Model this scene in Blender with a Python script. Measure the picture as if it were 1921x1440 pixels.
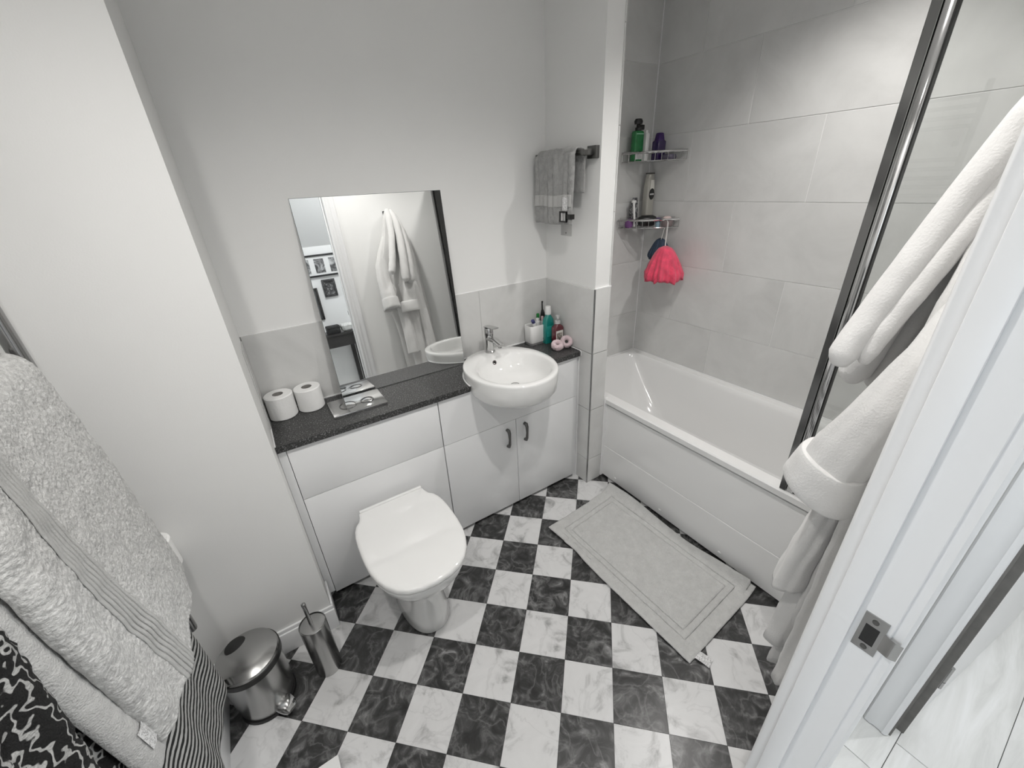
import bpy, bmesh, math, random
from math import sin, cos, pi, radians, sqrt
from mathutils import Vector, Matrix, noise
random.seed(7)
for o in list(bpy.data.objects): bpy.data.objects.remove(o)
SC = bpy.context.scene
COL = SC.collection

# ---------------------------------------------------------------- camera
CAM = Vector((.0891, -1.8068, 1.6454)); YAW, PITCH, ROLL, FPX = -.5544, -.4606, -.0521, 762.8632
cy, sy, cp, sp, cr, sr = cos(YAW), sin(YAW), cos(PITCH), sin(PITCH), cos(ROLL), sin(ROLL)
Fv = Vector((-sy*cp, cy*cp, sp)); R0 = Vector((cy, sy, 0)); U0 = R0.cross(Fv)
Rv = cr*R0 + sr*U0; Uv = -sr*R0 + cr*U0
cd = bpy.data.cameras.new('camera'); cam = bpy.data.objects.new('camera', cd); COL.objects.link(cam)
cd.sensor_fit = 'HORIZONTAL'; cd.sensor_width = 36; cd.lens = FPX/1921*36; cd.clip_start = .02; cd.clip_end = 50
M = Matrix((Rv, Uv, -Fv)).transposed().to_4x4(); M.translation = CAM
cam.matrix_world = M
SC.camera = cam
# ---------------------------------------------------------------- world, exposure
w = bpy.data.worlds.new('world'); SC.world = w; w.use_nodes = True
w.node_tree.nodes['Background'].inputs[0].default_value = (.8, .82, .85, 1)
w.node_tree.nodes['Background'].inputs[1].default_value = .3
vs = SC.view_settings
vs.view_transform = 'Standard'; vs.look = 'None'; vs.exposure = 0.10; vs.gamma = 1; vs.use_curve_mapping = False
# ceiling downlights (x, y, power, cone degrees); the fittings are built further down
CEIL = 2.44
DOWNLIGHTS = [(-.11, -1.25, 8.0, 150), (.85, -1.22, 10.2, 150), (1.78, -1.08, 8.2, 140)]
ADDED_HALL_LIGHTS = [(.55, -2.5, 6, 160), (.98, -2.10, 13, 172), (2.3, -2.4, 11, 165)]  # unseen lamps put in to light the hall and the room beyond

wl = bpy.data.lights.new('added_hall_daylight', 'AREA'); wl.shape = 'RECTANGLE'; wl.size = 1.0; wl.size_y = 1.15; wl.energy = 10; wl.color = (.86, .93, 1)  # unseen area light added to brighten the hall side of the doorway
wo = bpy.data.objects.new('added_hall_daylight', wl); COL.objects.link(wo); wo.location = (-1.27, -2.42, 1.42); wo.rotation_euler = (0, radians(-90), 0)

# ---------------------------------------------------------------- helpers
def tag(o, label=None, cat=None, group=None, kind=None):
    if label: o['label'] = label
    if cat: o['category'] = cat
    if group: o['group'] = group
    if kind: o['kind'] = kind
    return o
def root(name, loc, label=None, cat=None, group=None, kind=None):
    o = bpy.data.objects.new(name, None); COL.objects.link(o); o.location = loc; o.empty_display_size = .05
    o['_org'] = list(loc)
    return tag(o, label, cat, group, kind)
def org(o):
    return Vector(o['_org']) if o is not None and '_org' in o else Vector((0, 0, 0))
class MB:
    def __init__(s): s.v = []; s.f = []; s.flat = set()
    def add(s, v, f):
        n = len(s.v); s.v += [tuple(p) for p in v]; s.f += [tuple(i+n for i in q) for q in f]; return s
    def bm(s, b):
        b.verts.index_update(); s.add([v.co.copy() for v in b.verts], [[v.index for v in f.verts] for f in b.faces]); b.free(); return s
    def box(s, x0, x1, y0, y1, z0, z1, bev=0, seg=2):
        b = bmesh.new(); bmesh.ops.create_cube(b, size=1)
        for v in b.verts: v.co = Vector((x0+(v.co.x+.5)*(x1-x0), y0+(v.co.y+.5)*(y1-y0), z0+(v.co.z+.5)*(z1-z0)))
        if bev: bmesh.ops.bevel(b, geom=b.edges[:], offset=bev, segments=seg, profile=.5, affect='EDGES')
        return s.bm(b)
    def prism(s, pts, z0, z1, bev=0):
        b = bmesh.new(); vs_ = [b.verts.new((x, y, z0)) for x, y in pts]; f = b.faces.new(vs_)
        r = bmesh.ops.extrude_face_region(b, geom=[f]); top = [g for g in r['geom'] if isinstance(g, bmesh.types.BMVert)]
        for v in top: v.co.z = z1
        bmesh.ops.recalc_face_normals(b, faces=b.faces[:])
        if bev:
            tv = set(top); es = [e for e in b.edges if e.verts[0] in tv and e.verts[1] in tv]
            bmesh.ops.bevel(b, geom=es, offset=bev, segments=2, profile=.5, affect='EDGES')
        return s.bm(b)
    def xf(s, m):
        s.v = [tuple(m @ Vector(p)) for p in s.v]; return s
    def lathe(s, prof, c=(0, 0, 0), n=32, ax='z', sq=None):
        v = []; f = []; c = Vector(c)
        for r, h in prof:
            for k in range(n):
                a = 2*pi*k/n; x, y = r*cos(a), r*sin(a)
                p = {'z': (x, y, h), 'y': (x, h, y), 'x': (h, x, y)}[ax]
                v.append(c+Vector(p))
        for i in range(len(prof)-1):
            for k in range(n):
                f.append((i*n+k, i*n+(k+1) % n, (i+1)*n+(k+1) % n, (i+1)*n+k))
        if prof[0][0] > 1e-6: f.append(tuple(reversed(range(n))))
        if prof[-1][0] > 1e-6: f.append(tuple(range((len(prof)-1)*n, len(prof)*n)))
        return s.add(v, f)
    def rings(s, rings, cap=True):
        n = len(rings[0]); v = [p for r in rings for p in r]; f = []
        for i in range(len(rings)-1):
            for k in range(n): f.append((i*n+k, i*n+(k+1) % n, (i+1)*n+(k+1) % n, (i+1)*n+k))
        if cap: f.append(tuple(reversed(range(n)))); f.append(tuple(range((len(rings)-1)*n, len(rings)*n)))
        return s.add(v, f)
    def tube(s, path, r, n=10, closed=False):
        P = [Vector(p) for p in path]; rs = []; up = None
        for i, p in enumerate(P):
            a = P[i-1] if i or closed else P[i]; b = P[(i+1) % len(P)] if i < len(P)-1 or closed else P[i]
            t = (b-a).normalized()
            if up is None: up = t.orthogonal().normalized()
            up = (up-t*up.dot(t)).normalized(); sd = t.cross(up)
            rr = r[i] if isinstance(r, (list, tuple)) else r
            rs.append([p+(up*cos(2*pi*k/n)+sd*sin(2*pi*k/n))*rr for k in range(n)])
        if closed: rs.append(rs[0])
        return s.rings(rs, cap=not closed)
    def grid(s, fn, nu, nv):
        v = [fn(i/nu, j/nv) for j in range(nv+1) for i in range(nu+1)]
        f = [(j*(nu+1)+i, j*(nu+1)+i+1, (j+1)*(nu+1)+i+1, (j+1)*(nu+1)+i) for j in range(nv) for i in range(nu)]
        return s.add(v, f)
    def cloth(s, fn, nu, nv, th, amp=0, fr=30, seed=0):
        """thick cloth: fn(u,v)->point, doubled by its normal, rounded at the borders"""
        P = [[Vector(fn(i/nu, j/nv)) for i in range(nu+1)] for j in range(nv+1)]
        top = []; bot = []
        for j in range(nv+1):
            for i in range(nu+1):
                du = P[j][min(i+1, nu)]-P[j][max(i-1, 0)]; dv = P[min(j+1, nv)][i]-P[max(j-1, 0)][i]
                n = du.cross(dv); n = n.normalized() if n.length > 1e-9 else Vector((0, 0, 1))
                e = min(i, nu-i, j, nv-j); k = sqrt(min(1, (e+.15)/3)) if e < 3 else 1
                p = P[j][i]; d = amp*(noise.noise(p*fr+Vector((seed, 0, 0)))+.5*noise.noise(p*fr*2.3)) if amp else 0
                top.append(p+n*(th/2*k+d)); bot.append(p-n*(th/2*k)+n*d)
        N = len(top); q = nu+1
        f = []
        for j in range(nv):
            for i in range(nu):
                a = (j*q+i, j*q+i+1, (j+1)*q+i+1, (j+1)*q+i); f.append(a); f.append(tuple(N+k for k in reversed(a)))
        bd = [i for i in range(nu)]+[j*q+nu for j in range(nv)]+[nv*q+i for i in range(nu, 0, -1)]+[j*q for j in range(nv, 0, -1)]
        for k in range(len(bd)):
            a, b = bd[k], bd[(k+1) % len(bd)]; f.append((b, a, N+a, N+b))
        return s.add(top+bot, f)
    def build(s, name, mat, parent=None, smooth=True, loc=None, ang=35):
        o0 = Vector(loc) if loc is not None else org(parent)
        me = bpy.data.meshes.new(name); me.from_pydata([Vector(p)-o0 for p in s.v], [], s.f); me.update()
        b = bmesh.new(); b.from_mesh(me); bmesh.ops.recalc_face_normals(b, faces=b.faces[:])
        for e in b.edges:
            if len(e.link_faces) == 2 and e.calc_face_angle(0) > radians(ang): e.smooth = False
        for f in b.faces: f.smooth = smooth
        b.to_mesh(me); b.free()
        me.materials.append(mat)
        o = bpy.data.objects.new(name, me); COL.objects.link(o)
        if parent is not None:
            o.parent = parent; o['_org'] = list(org(parent))
            if loc is not None: o.location = o0-org(parent)
        elif loc is not None: o.location = o0
        return o
def sup(cx, cy_, rx, ry, z, n=40, e=2.0, a0=0):
    r = []
    for k in range(n):
        a = 2*pi*k/n+a0; c, s_ = cos(a), sin(a)
        r.append(Vector((cx+rx*math.copysign(abs(c)**(2/e), c), cy_+ry*math.copysign(abs(s_)**(2/e), s_), z)))
    return r
def copy_tree(o, parent=None):
    c = o.copy(); COL.objects.link(c); c.parent = parent
    for ch in [x for x in bpy.data.objects if x.parent == o]: copy_tree(ch, c)
    return c

# ---------------------------------------------------------------- materials
MATS = {}
def mat(name, col, rough=.5, metal=0, bump=0, bscale=200, var=0, vscale=4, spec=.5, sheen=0, coat=0, emit=0, detail=3, trans=0, coords='Object', rnd=False):
    if name in MATS: return MATS[name]
    m = bpy.data.materials.new(name); m.use_nodes = True; nt = m.node_tree; N = nt.nodes; L = nt.links
    b = N['Principled BSDF']; MATS[name] = m
    c = (*col, 1) if len(col) == 3 else col
    b.inputs['Base Color'].default_value = c; b.inputs['Roughness'].default_value = rough; b.inputs['Metallic'].default_value = metal
    b.inputs['Specular IOR Level'].default_value = spec; b.inputs['Sheen Weight'].default_value = sheen; b.inputs['Coat Weight'].default_value = coat
    b.inputs['Transmission Weight'].default_value = trans
    if emit: b.inputs['Emission Color'].default_value = c; b.inputs['Emission Strength'].default_value = emit
    tc = N.new('ShaderNodeTexCoord'); src = tc.outputs[coords]
    if rnd:
        oi = N.new('ShaderNodeObjectInfo'); mu = N.new('ShaderNodeVectorMath'); mu.operation = 'ADD'
        cx = N.new('ShaderNodeCombineXYZ'); mm = N.new('ShaderNodeMath'); mm.operation = 'MULTIPLY'; mm.inputs[1].default_value = 57
        L.new(oi.outputs['Random'], mm.inputs[0]); L.new(mm.outputs[0], cx.inputs[0]); L.new(mm.outputs[0], cx.inputs[2])
        L.new(src, mu.inputs[0]); L.new(cx.outputs[0], mu.inputs[1]); src = mu.outputs[0]
    m['src'] = 0
    if var:
        n = N.new('ShaderNodeTexNoise'); n.inputs['Scale'].default_value = vscale; n.inputs['Detail'].default_value = 6; n.inputs['Roughness'].default_value = .6
        r = N.new('ShaderNodeValToRGB'); L.new(src, n.inputs['Vector']); L.new(n.outputs['Fac'], r.inputs[0])
        r.color_ramp.elements[0].position = .3; r.color_ramp.elements[1].position = .7
        r.color_ramp.elements[0].color = (*[x*(1-var) for x in col[:3]], 1); r.color_ramp.elements[1].color = (*[min(1, x*(1+var)) for x in col[:3]], 1)
        L.new(r.outputs[0], b.inputs['Base Color'])
    if bump:
        n2 = N.new('ShaderNodeTexNoise'); n2.inputs['Scale'].default_value = bscale; n2.inputs['Detail'].default_value = detail
        bp = N.new('ShaderNodeBump'); bp.inputs['Strength'].default_value = bump; bp.inputs['Distance'].default_value = .004
        L.new(src, n2.inputs['Vector']); L.new(n2.outputs['Fac'], bp.inputs['Height']); L.new(bp.outputs[0], b.inputs['Normal'])
    return m
def ramp_mat(name, stops, scale, dist=0, detail=8, rough=.3, bump=0, stretch=(1, 1, 1), rnd=True, coat=0, second=None):
    m = mat(name, (.5, .5, .5), rough, coat=coat); nt = m.node_tree; N = nt.nodes; L = nt.links; b = N['Principled BSDF']
    tc = N.new('ShaderNodeTexCoord'); mp = N.new('ShaderNodeMapping'); mp.inputs['Scale'].default_value = stretch
    src = tc.outputs['Object']
    if rnd:
        oi = N.new('ShaderNodeObjectInfo'); mm = N.new('ShaderNodeMath'); mm.operation = 'MULTIPLY'; mm.inputs[1].default_value = 91
        cx = N.new('ShaderNodeCombineXYZ'); va = N.new('ShaderNodeVectorMath'); va.operation = 'ADD'
        L.new(oi.outputs['Random'], mm.inputs[0]); L.new(mm.outputs[0], cx.inputs[0]); L.new(mm.outputs[0], cx.inputs[1])
        L.new(src, va.inputs[0]); L.new(cx.outputs[0], va.inputs[1]); src = va.outputs[0]
    L.new(src, mp.inputs['Vector'])
    n = N.new('ShaderNodeTexNoise'); n.inputs['Scale'].default_value = scale; n.inputs['Detail'].default_value = detail
    n.inputs['Distortion'].default_value = dist; n.inputs['Roughness'].default_value = .62
    L.new(mp.outputs[0], n.inputs['Vector'])
    r = N.new('ShaderNodeValToRGB'); L.new(n.outputs['Fac'], r.inputs[0])
    e = r.color_ramp.elements
    while len(e) < len(stops): e.new(.5)
    for k, (p, c) in enumerate(stops): e[k].position = p; e[k].color = (*(c if hasattr(c, '__len__') else (c, c, c)), 1)
    out = r.outputs[0]
    if second:   # thin veins: |noise-.5| through a ramp, multiplied
        n2 = N.new('ShaderNodeTexNoise'); n2.inputs['Scale'].default_value = second[0]; n2.inputs['Detail'].default_value = 5; n2.inputs['Distortion'].default_value = second[1]
        L.new(mp.outputs[0], n2.inputs['Vector'])
        su = N.new('ShaderNodeMath'); su.operation = 'SUBTRACT'; su.inputs[1].default_value = .5; ab = N.new('ShaderNodeMath'); ab.operation = 'ABSOLUTE'
        L.new(n2.outputs['Fac'], su.inputs[0]); L.new(su.outputs[0], ab.inputs[0])
        r2 = N.new('ShaderNodeValToRGB'); L.new(ab.outputs[0], r2.inputs[0])
        r2.color_ramp.elements[0].position = 0; r2.color_ramp.elements[0].color = (*[second[2]]*3, 1)
        r2.color_ramp.elements[1].position = second[3]; r2.color_ramp.elements[1].color = (0, 0, 0, 1)
        mx = N.new('ShaderNodeMix'); mx.data_type = 'RGBA'; mx.inputs['A'].default_value = (0, 0, 0, 1)
        L.new(r2.outputs[0], mx.inputs['Factor']); L.new(out, mx.inputs['A']); mx.inputs['B'].default_value = (*[second[4]]*3, 1)
        out = mx.outputs['Result']
    L.new(out, b.inputs['Base Color'])
    if bump:
        bp = N.new('ShaderNodeBump'); bp.inputs['Strength'].default_value = bump; bp.inputs['Distance'].default_value = .003
        L.new(n.outputs['Fac'], bp.inputs['Height']); L.new(bp.outputs[0], b.inputs['Normal'])
    return m
PAINT = mat('wall_paint', (.84, .84, .83), .55, bump=.04, bscale=260, var=.012, vscale=2)
CEILP = mat('ceiling_paint', (.88, .88, .87), .7, bump=.03, bscale=200)
GLOSSW = mat('white_gloss_wood', (.82, .825, .83), .28, bump=.03, bscale=60, var=.01)
WTILE = ramp_mat('pale_stone_tile', [(.25, (.58, .58, .57)), (.5, (.655, .655, .645)), (.75, (.72, .72, .71))], 3.2, .6, 9, .22, bump=.02)
GROUT = mat('pale_grout', (.80, .80, .79), .8, bump=.1, bscale=400)
SEAL = mat('white_sealant', (.86, .86, .86), .35, var=.01)
DARKM = ramp_mat('charcoal_marble', [(.32, .016), (.45, .030), (.54, .062), (.62, .13), (.72, .32)], 15, 1.4, 12, .3, second=(7, .6, .42, .022, .22))
LIGHTM = ramp_mat('white_marble', [(.28, .28), (.37, .50), (.46, .66), (.8, .73)], 10, .9, 9, .3, second=(5, .9, .22, .02, .35))
SEAM = mat('floor_seam', (.05, .05, .05), .7, var=.1)
PLANKM = ramp_mat('limed_oak_laminate', [(.3, (.62, .62, .60)), (.5, (.74, .74, .72)), (.7, (.82, .82, .81))], 5, 1.5, 8, .4, stretch=(.35, 2.4, 1))
CERAMIC = mat('white_ceramic', (.83, .83, .82), .08, coat=.5, var=.004)
ACRYL = mat('white_acrylic', (.80, .80, .795), .14, coat=.3, var=.004)
PLASTW = mat('white_plastic', (.80, .80, .79), .3, var=.01)
CHROME = mat('chrome', (.62, .62, .62), .09, 1, bump=.004, bscale=40)
CHROMED = mat('dark_chrome', (.33, .33, .33), .12, 1, bump=.01, bscale=40)
STEEL = mat('brushed_steel', (.42, .42, .415), .24, 1, bump=.012, bscale=60, var=.05, vscale=6)
GUN = mat('gunmetal', (.16, .16, .155), .3, 1, bump=.02, bscale=90)
BLACKP = mat('black_plastic', (.012, .012, .012), .35, bump=.02, bscale=120)
BLACKG = mat('black_gloss', (.006, .006, .006), .12, var=.1)
MIRROR = mat('mirror_silver', (.90, .91, .905), .005, 1, bump=.0001, bscale=1)
MEDGE = mat('mirror_edge', (.30, .32, .31), .2, .3, var=.05)
WORK = ramp_mat('charcoal_laminate', [(.35, .012), (.50, .032), (.60, .075), (.68, .30)], 190, .0, 3, .42, bump=.03, rnd=False)
PAPER = mat('tissue_paper', (.86, .86, .85), .9, bump=.25, bscale=120, var=.012, vscale=30)
CARD = mat('cardboard_core', (.30, .29, .275), .9, bump=.1, bscale=200)
TERRY = mat('grey_terry', (.54, .54, .53), .95, bump=1.0, bscale=190, var=.30, vscale=110, sheen=.3, detail=5)
TERRYL = mat('light_grey_terry', (.52, .52, .51), .95, bump=.9, bscale=260, var=.08, vscale=60, sheen=.3, detail=5)
MATF = mat('mat_terry', (.55, .55, .54), .95, bump=.9, bscale=230, var=.08, vscale=35, sheen=.2, detail=5)
SMALLT = mat('mid_grey_terry', (.36, .36, .355), .95, bump=.9, bscale=260, var=.16, vscale=40, sheen=.3, detail=5)
BAND = mat('woven_band', (.48, .48, .47), .8, bump=.35, bscale=500, var=.04, vscale=80)
ROBEM = mat('white_fleece', (.66, .655, .645), .92, bump=.3, bscale=240, var=.02, vscale=30, sheen=.25, detail=4)
LBL = ramp_mat('printed_care_tag', [(.0, .74), (.5, .74), (.56, .30), (.64, .74)], 190, 0, 2, .7, rnd=False)

def wave_mat(name, sc, dist, axis, a, b_, width=.5, bump=.4, nscale=6, warp=.0):
    m = mat(name, a, .9); nt = m.node_tree; N = nt.nodes; L = nt.links; b = N['Principled BSDF']
    tc = N.new('ShaderNodeTexCoord'); wv = N.new('ShaderNodeTexWave'); wv.wave_type = 'BANDS'; wv.bands_direction = axis
    wv.inputs['Scale'].default_value = sc; wv.inputs['Distortion'].default_value = dist; wv.inputs['Detail'].default_value = 1; wv.inputs['Detail Scale'].default_value = nscale
    L.new(tc.outputs['Object'], wv.inputs['Vector'])
    r = N.new('ShaderNodeValToRGB'); r.color_ramp.interpolation = 'EASE'
    r.color_ramp.elements[0].position = width-.08; r.color_ramp.elements[1].position = width+.08
    r.color_ramp.elements[0].color = (*a, 1); r.color_ramp.elements[1].color = (*b_, 1)
    L.new(wv.outputs['Fac'], r.inputs[0]); L.new(r.outputs[0], b.inputs['Base Color'])
    n2 = N.new('ShaderNodeTexNoise'); n2.inputs['Scale'].default_value = 300
    bp = N.new('ShaderNodeBump'); bp.inputs['Strength'].default_value = bump; bp.inputs['Distance'].default_value = .003
    L.new(tc.outputs['Object'], n2.inputs['Vector']); L.new(n2.outputs['Fac'], bp.inputs['Height']); L.new(bp.outputs[0], b.inputs['Normal'])
    return m
STRIPE = wave_mat('striped_jersey', 15.5, .5, 'Z', (.013, .013, .013), (.52, .52, .51), .5, .2)
ZEBRA = wave_mat('patterned_fleece', 13, 9, 'Y', (.006, .006, .006), (.42, .42, .41), .82, 1.0, 3.2)

# ---------------------------------------------------------------- room constants
XL, XB, YA, WX, PX, DR = -.41, 2.25, -.439, 1.458, 1.565, -.391
YF, YH = -1.717, -1.787            # front wall faces (bathroom, hall)
JX, JL = .703, -.062               # door opening
HW = .83                           # worktop height
TOPZ = 1.167                       # half-height tiling
ROWS = [.49, .822, 1.155, 1.503, 1.835, 2.168, CEIL]

def wall(name, *boxes, m=PAINT):
    b = MB()
    for q in boxes: b.box(*q)
    o = b.build(name, m, smooth=False); return tag(o, kind='structure')

# ---------------------------------------------------------------- floor: diagonal check of marble pieces
floor = wall('floor', (-.56, 2.38, YH-.02, .14, -.06, -.0015), m=SEAM)
S, TH, OX, OY = .177, -.7696, .8151, -.4726
ax, ay = Vector((cos(TH), sin(TH))), Vector((sin(TH), -cos(TH)))
CX0, CX1, CY0, CY1 = XL-.005, 1.60, -1.772, -.262
def clip(poly, f):
    out = []
    for i in range(len(poly)):
        a, b = poly[i], poly[(i+1) % len(poly)]; fa, fb = f(a), f(b)
        if fa >= 0: out.append(a)
        if (fa >= 0) != (fb >= 0): t = fa/(fa-fb); out.append(a+(b-a)*t)
    return out
full = None; g = .0006/S
for i in range(-14, 15):
    for j in range(-14, 16):
        q = [(i+g, j+g), (i+1-g, j+g), (i+1-g, j+1-g), (i+g, j+1-g)]
        P = [Vector((OX, OY))+ax*(a*S)+ay*(b*S) for a, b in q]
        n0 = len(P); C = sum(P, Vector((0, 0)))/4
        P2 = P
        for f in (lambda p: p.x-CX0, lambda p: CX1-p.x, lambda p: p.y-CY0, lambda p: CY1-p.y): P2 = clip(P2, f) if len(P2) > 2 else []
        if len(P2) < 3: continue
        area = abs(sum(P2[k].x*P2[(k+1) % len(P2)].y-P2[(k+1) % len(P2)].x*P2[k].y for k in range(len(P2))))/2
        if area < 2e-4: continue
        m = DARKM if (i+j) % 2 == 0 else LIGHTM
        if P2 is P or (len(P2) == 4 and abs(area-(S*(1-2*g))**2) < 1e-7):
            key = m.name
            if full is None: full = {}
            if key not in full:
                o = MB().prism([tuple(p) for p in P2], -.004, 0, 0).build('tile', m, floor, False, loc=(C.x, C.y, 0)); full[key] = o.data
            else:
                o = bpy.data.objects.new('tile', full[key]); COL.objects.link(o); o.parent = floor; o.location = (C.x, C.y, 0)
        else:
            MB().prism([tuple(p) for p in P2], -.004, 0, 0).build('tile', m, floor, False, loc=(C.x, C.y, 0))

# ---------------------------------------------------------------- walls
wall('wall_back', (0, WX+.01, 0, .14, 0, CEIL))
wall_al = wall('wall_alcove', (WX+.01, XB+.13, .0245, .14, 0, CEIL), m=GROUT)
wall('wall_boxing', (-.56, 0, YA, .14, 0, CEIL))
wall('wall_left', (-.56, XL, YH, YA, 0, CEIL))
wall_r = wall('wall_right', (XB+.0025, XB+.13, YH, .0245, 0, CEIL), m=GROUT)
wall('wall_front', (-.56, JL-.03, YH, YF, 0, CEIL), (JX+.03, XB+.13, YH, YF, 0, CEIL), (JL-.03, JX+.03, YH, YF, 2.06, CEIL))
wall_p = wall('wall_partition', (WX+.009, PX-.006, DR+.009, .0245, TOPZ-.02, CEIL), (WX+.009, PX-.006, DR+.009, .0245, 0, TOPZ-.02))
wall('ceiling', (-.56, XB+.13, YH, .14, CEIL, CEIL+.08), m=CEILP)
def tiles(parent, axis, face, rows, cols, dpt=.008, sgn=1, gap=.0016):
    """axis 'x': face at x=face, cols along y; axis 'y': face at y=face, cols along x"""
    for r in range(len(rows)-1):
        z0, z1 = rows[r]+gap, rows[r+1]-gap
        cs = cols[r % len(cols)]
        for k in range(len(cs)-1):
            a, b = sorted((cs[k], cs[k+1])); a += gap; b -= gap
            f0, f1 = sorted((face, face+sgn*dpt))
            bx = (f0, f1, a, b, z0, z1) if axis == 'x' else (a, b, f0, f1, z0, z1)
            c = Vector(((bx[0]+bx[1])/2, (bx[2]+bx[3])/2, (bx[4]+bx[5])/2))
            MB().box(*bx, bev=.0008, seg=1).build('tile', WTILE, parent, False, loc=c)
la, lb = [.022, -.535, -1.145, YF], [.022, -.245, -.86, -1.47, YF]
tiles(wall_r, 'x', XB, ROWS, [la, lb, la, lb, la, lb])
tiles(wall_al, 'y', .022, ROWS, [[PX, 1.95, XB]], .008, 1)
tiles(wall_p, 'x', WX, [0, .168, .501, .834, TOPZ], [[-.0, DR+.004]], .009, 1)
tiles(wall_p, 'y', DR, [0, .168, .501, .834, TOPZ], [[WX+.004, PX]], .009, 1)
tiles(wall_p, 'x', PX, ROWS, [[.022, DR+.002]], .006, -1)
MB().lathe([(.0045, 0), (.0045, TOPZ)], (WX+.0035, DR+.0035, 0), 12).build('corner_trim', CHROMED, wall_p)
MB().box(WX, PX+.001, DR-.0005, DR+.009, TOPZ-.0016, TOPZ+.003).build('top_sealant', SEAL, wall_p, False)
MB().box(WX-.003, WX+.003, -.008, -.002, HW, TOPZ).build('corner_sealant', SEAL, wall_p, False)
# splashback on the vanity wall
spb = root('trim_1', (.7, 0, HW), kind='structure')
for a, b in ((.003, .4265), (.4265, 1.0355), (1.0355, WX)):
    MB().box(a+.0004, b-.0004, -.009, 0, HW-.02, TOPZ, .0008, 1).build('tile', WTILE, spb, False, loc=((a+b)/2, -.004, 1))
MB().box(.0, WX, -.0045, 0, TOPZ-.001, TOPZ+.002).build('top_sealant', SEAL, spb, False)
MB().box(.0, WX, -.014, -.008, HW, HW+.005).build('bottom_sealant', SEAL, spb, False)
# side tile on the boxing return
rt = root('trim_2', (.0, -.2, HW), kind='structure')
MB().box(0, .004, -.16, -.009, HW, TOPZ-.015, .0008, 1).build('tile', WTILE, rt, False, loc=(.002, -.1, 1))
# vertical sealant lines in the bath corner
MB().box(XB-.004, XB+.002, .018, .024, .54, CEIL).build('corner_sealant', SEAL, wall_r, False)

# skirting boards
def skirt(name, pts, h=.118):
    b = MB()
    for (x0, x1, y0, y1) in pts: b.box(x0, x1, y0, y1, 0, h, .003)
    o = b.build(name, GLOSSW, smooth=False); tag(o, kind='structure'); return o
SK = .016
sk = root('baseboard_boxing', (-.2, YA, 0), kind='structure')
MB().box(XL, SK*.6, YA-SK, YA, 0, .105, .003).build('board', GLOSSW, sk)
MB().box(XL, SK*.6, YA-SK*.62, YA, .1, .122, .004).build('moulding', GLOSSW, sk)
MB().box(0, SK*.6, YA, -.305, 0, .122, .003).build('return_piece', GLOSSW, sk)
sk = root('baseboard_left', (XL, -1.1, 0), kind='structure')
MB().box(XL, XL+SK, YF, YA-SK, 0, .105, .003).build('board', GLOSSW, sk)
MB().box(XL, XL+SK*.62, YF, YA-SK, .1, .122, .004).build('moulding', GLOSSW, sk)

# ---------------------------------------------------------------- door frame of the bathroom
def arch_profile(b, xin, sgn, yw, out, h=2.06, wd=.085, t=.02):
    """moulded architrave: xin inner edge, sgn outwards, yw wall plane, out = direction off the wall"""
    pr = [(0, 0), (0, t*.72), (.004, t*.92), (.010, t), (.017, t*.93), (.020, t*.72), (.026, t*.66), (.032, t*.86), (.038, t*.86), (.043, t*.6), (.058, t*.52), (.064, t*.74), (.072, t*.8), (wd-.006, t*.66), (wd, t*.4), (wd, 0)]
    lo = [Vector((xin+sgn*a, yw+out*c, 0)) for a, c in pr]; hi = [p+Vector((0, 0, h)) for p in lo]
    b.rings([lo, hi]); return b
fr = root('trim_3', (JX, YF, 0), kind='structure')
MB().box(JX, JX+.032, YH, YF, 0, 2.06, .001, 1).build('jamb', GLOSSW, fr, False)
MB().box(JL-.032, JL, YH, YF, 0, 2.06, .001, 1).build('jamb', GLOSSW, fr, False)
MB().box(JL, JX, YH, YF, 2.03, 2.06, .001, 1).build('head', GLOSSW, fr, False)
MB().box(JX-.010, JX, YF-.030, YF-.001, 0, 2.03, .002).build('door_stop', GLOSSW, fr)
MB().box(JL, JL+.010, YF-.030, YF-.001, 0, 2.03, .002).build('door_stop', GLOSSW, fr)
arch_profile(MB(), JX+.003, 1, YF, 1).build('architrave', GLOSSW, fr, ang=50)
arch_profile(MB(), JL-.003, -1, YF, 1).build('architrave', GLOSSW, fr, ang=50)
arch_profile(MB(), JX+.004, 1, YH, -1, t=.016, wd=.06).build('architrave', GLOSSW, fr, ang=50)
arch_profile(MB(), JL-.004, -1, YH, -1, t=.016, wd=.06).build('architrave', GLOSSW, fr, ang=50)
MB().box(JL-.088, JX+.088, YF, YF+.017, 2.05, 2.135, .004).build('architrave_head', GLOSSW, fr)
MB().box(JL-.06, JX+.06, YH-.014, YH, 2.05, 2.12, .004).build('architrave_head', GLOSSW, fr)
# strike plate with curved lip
sp_ = root('strike_plate', (JX, -1.768, .998), 'small steel strike plate with curved lip on the white door jamb', 'strike plate')
b = MB()
for q in ((-1.7535, -1.7815, .998, 1.014), (-1.7535, -1.7815, 1.050, 1.070), (-1.7535, -1.759, 1.014, 1.050), (-1.7755, -1.7815, 1.014, 1.050)):
    b.box(JX-.0022, JX, min(q[0], q[1]), max(q[0], q[1]), q[2], q[3])
b.build('plate', STEEL, sp_, False)
MB().box(JX-.0006, JX+.0, -1.7755, -1.759, 1.014, 1.050).build('latch_recess', BLACKP, sp_, False)
MB().grid(lambda u, v: (JX-.0022-.004*sin(u*1.4)+.013*max(0, u-.6)**1.3, -1.7805-.0215*u, 1.016+.034*v+(.5-v)*.006*max(0, u-.7)), 12, 4).build('lip', STEEL, sp_)
for z in (1.006, 1.060): MB().lathe([(.0001, -.0012), (.0038, -.0012), (.0042, 0)], (JX-.0022, -1.7675, z), 14, 'x').build('screw', GUN, sp_)

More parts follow.
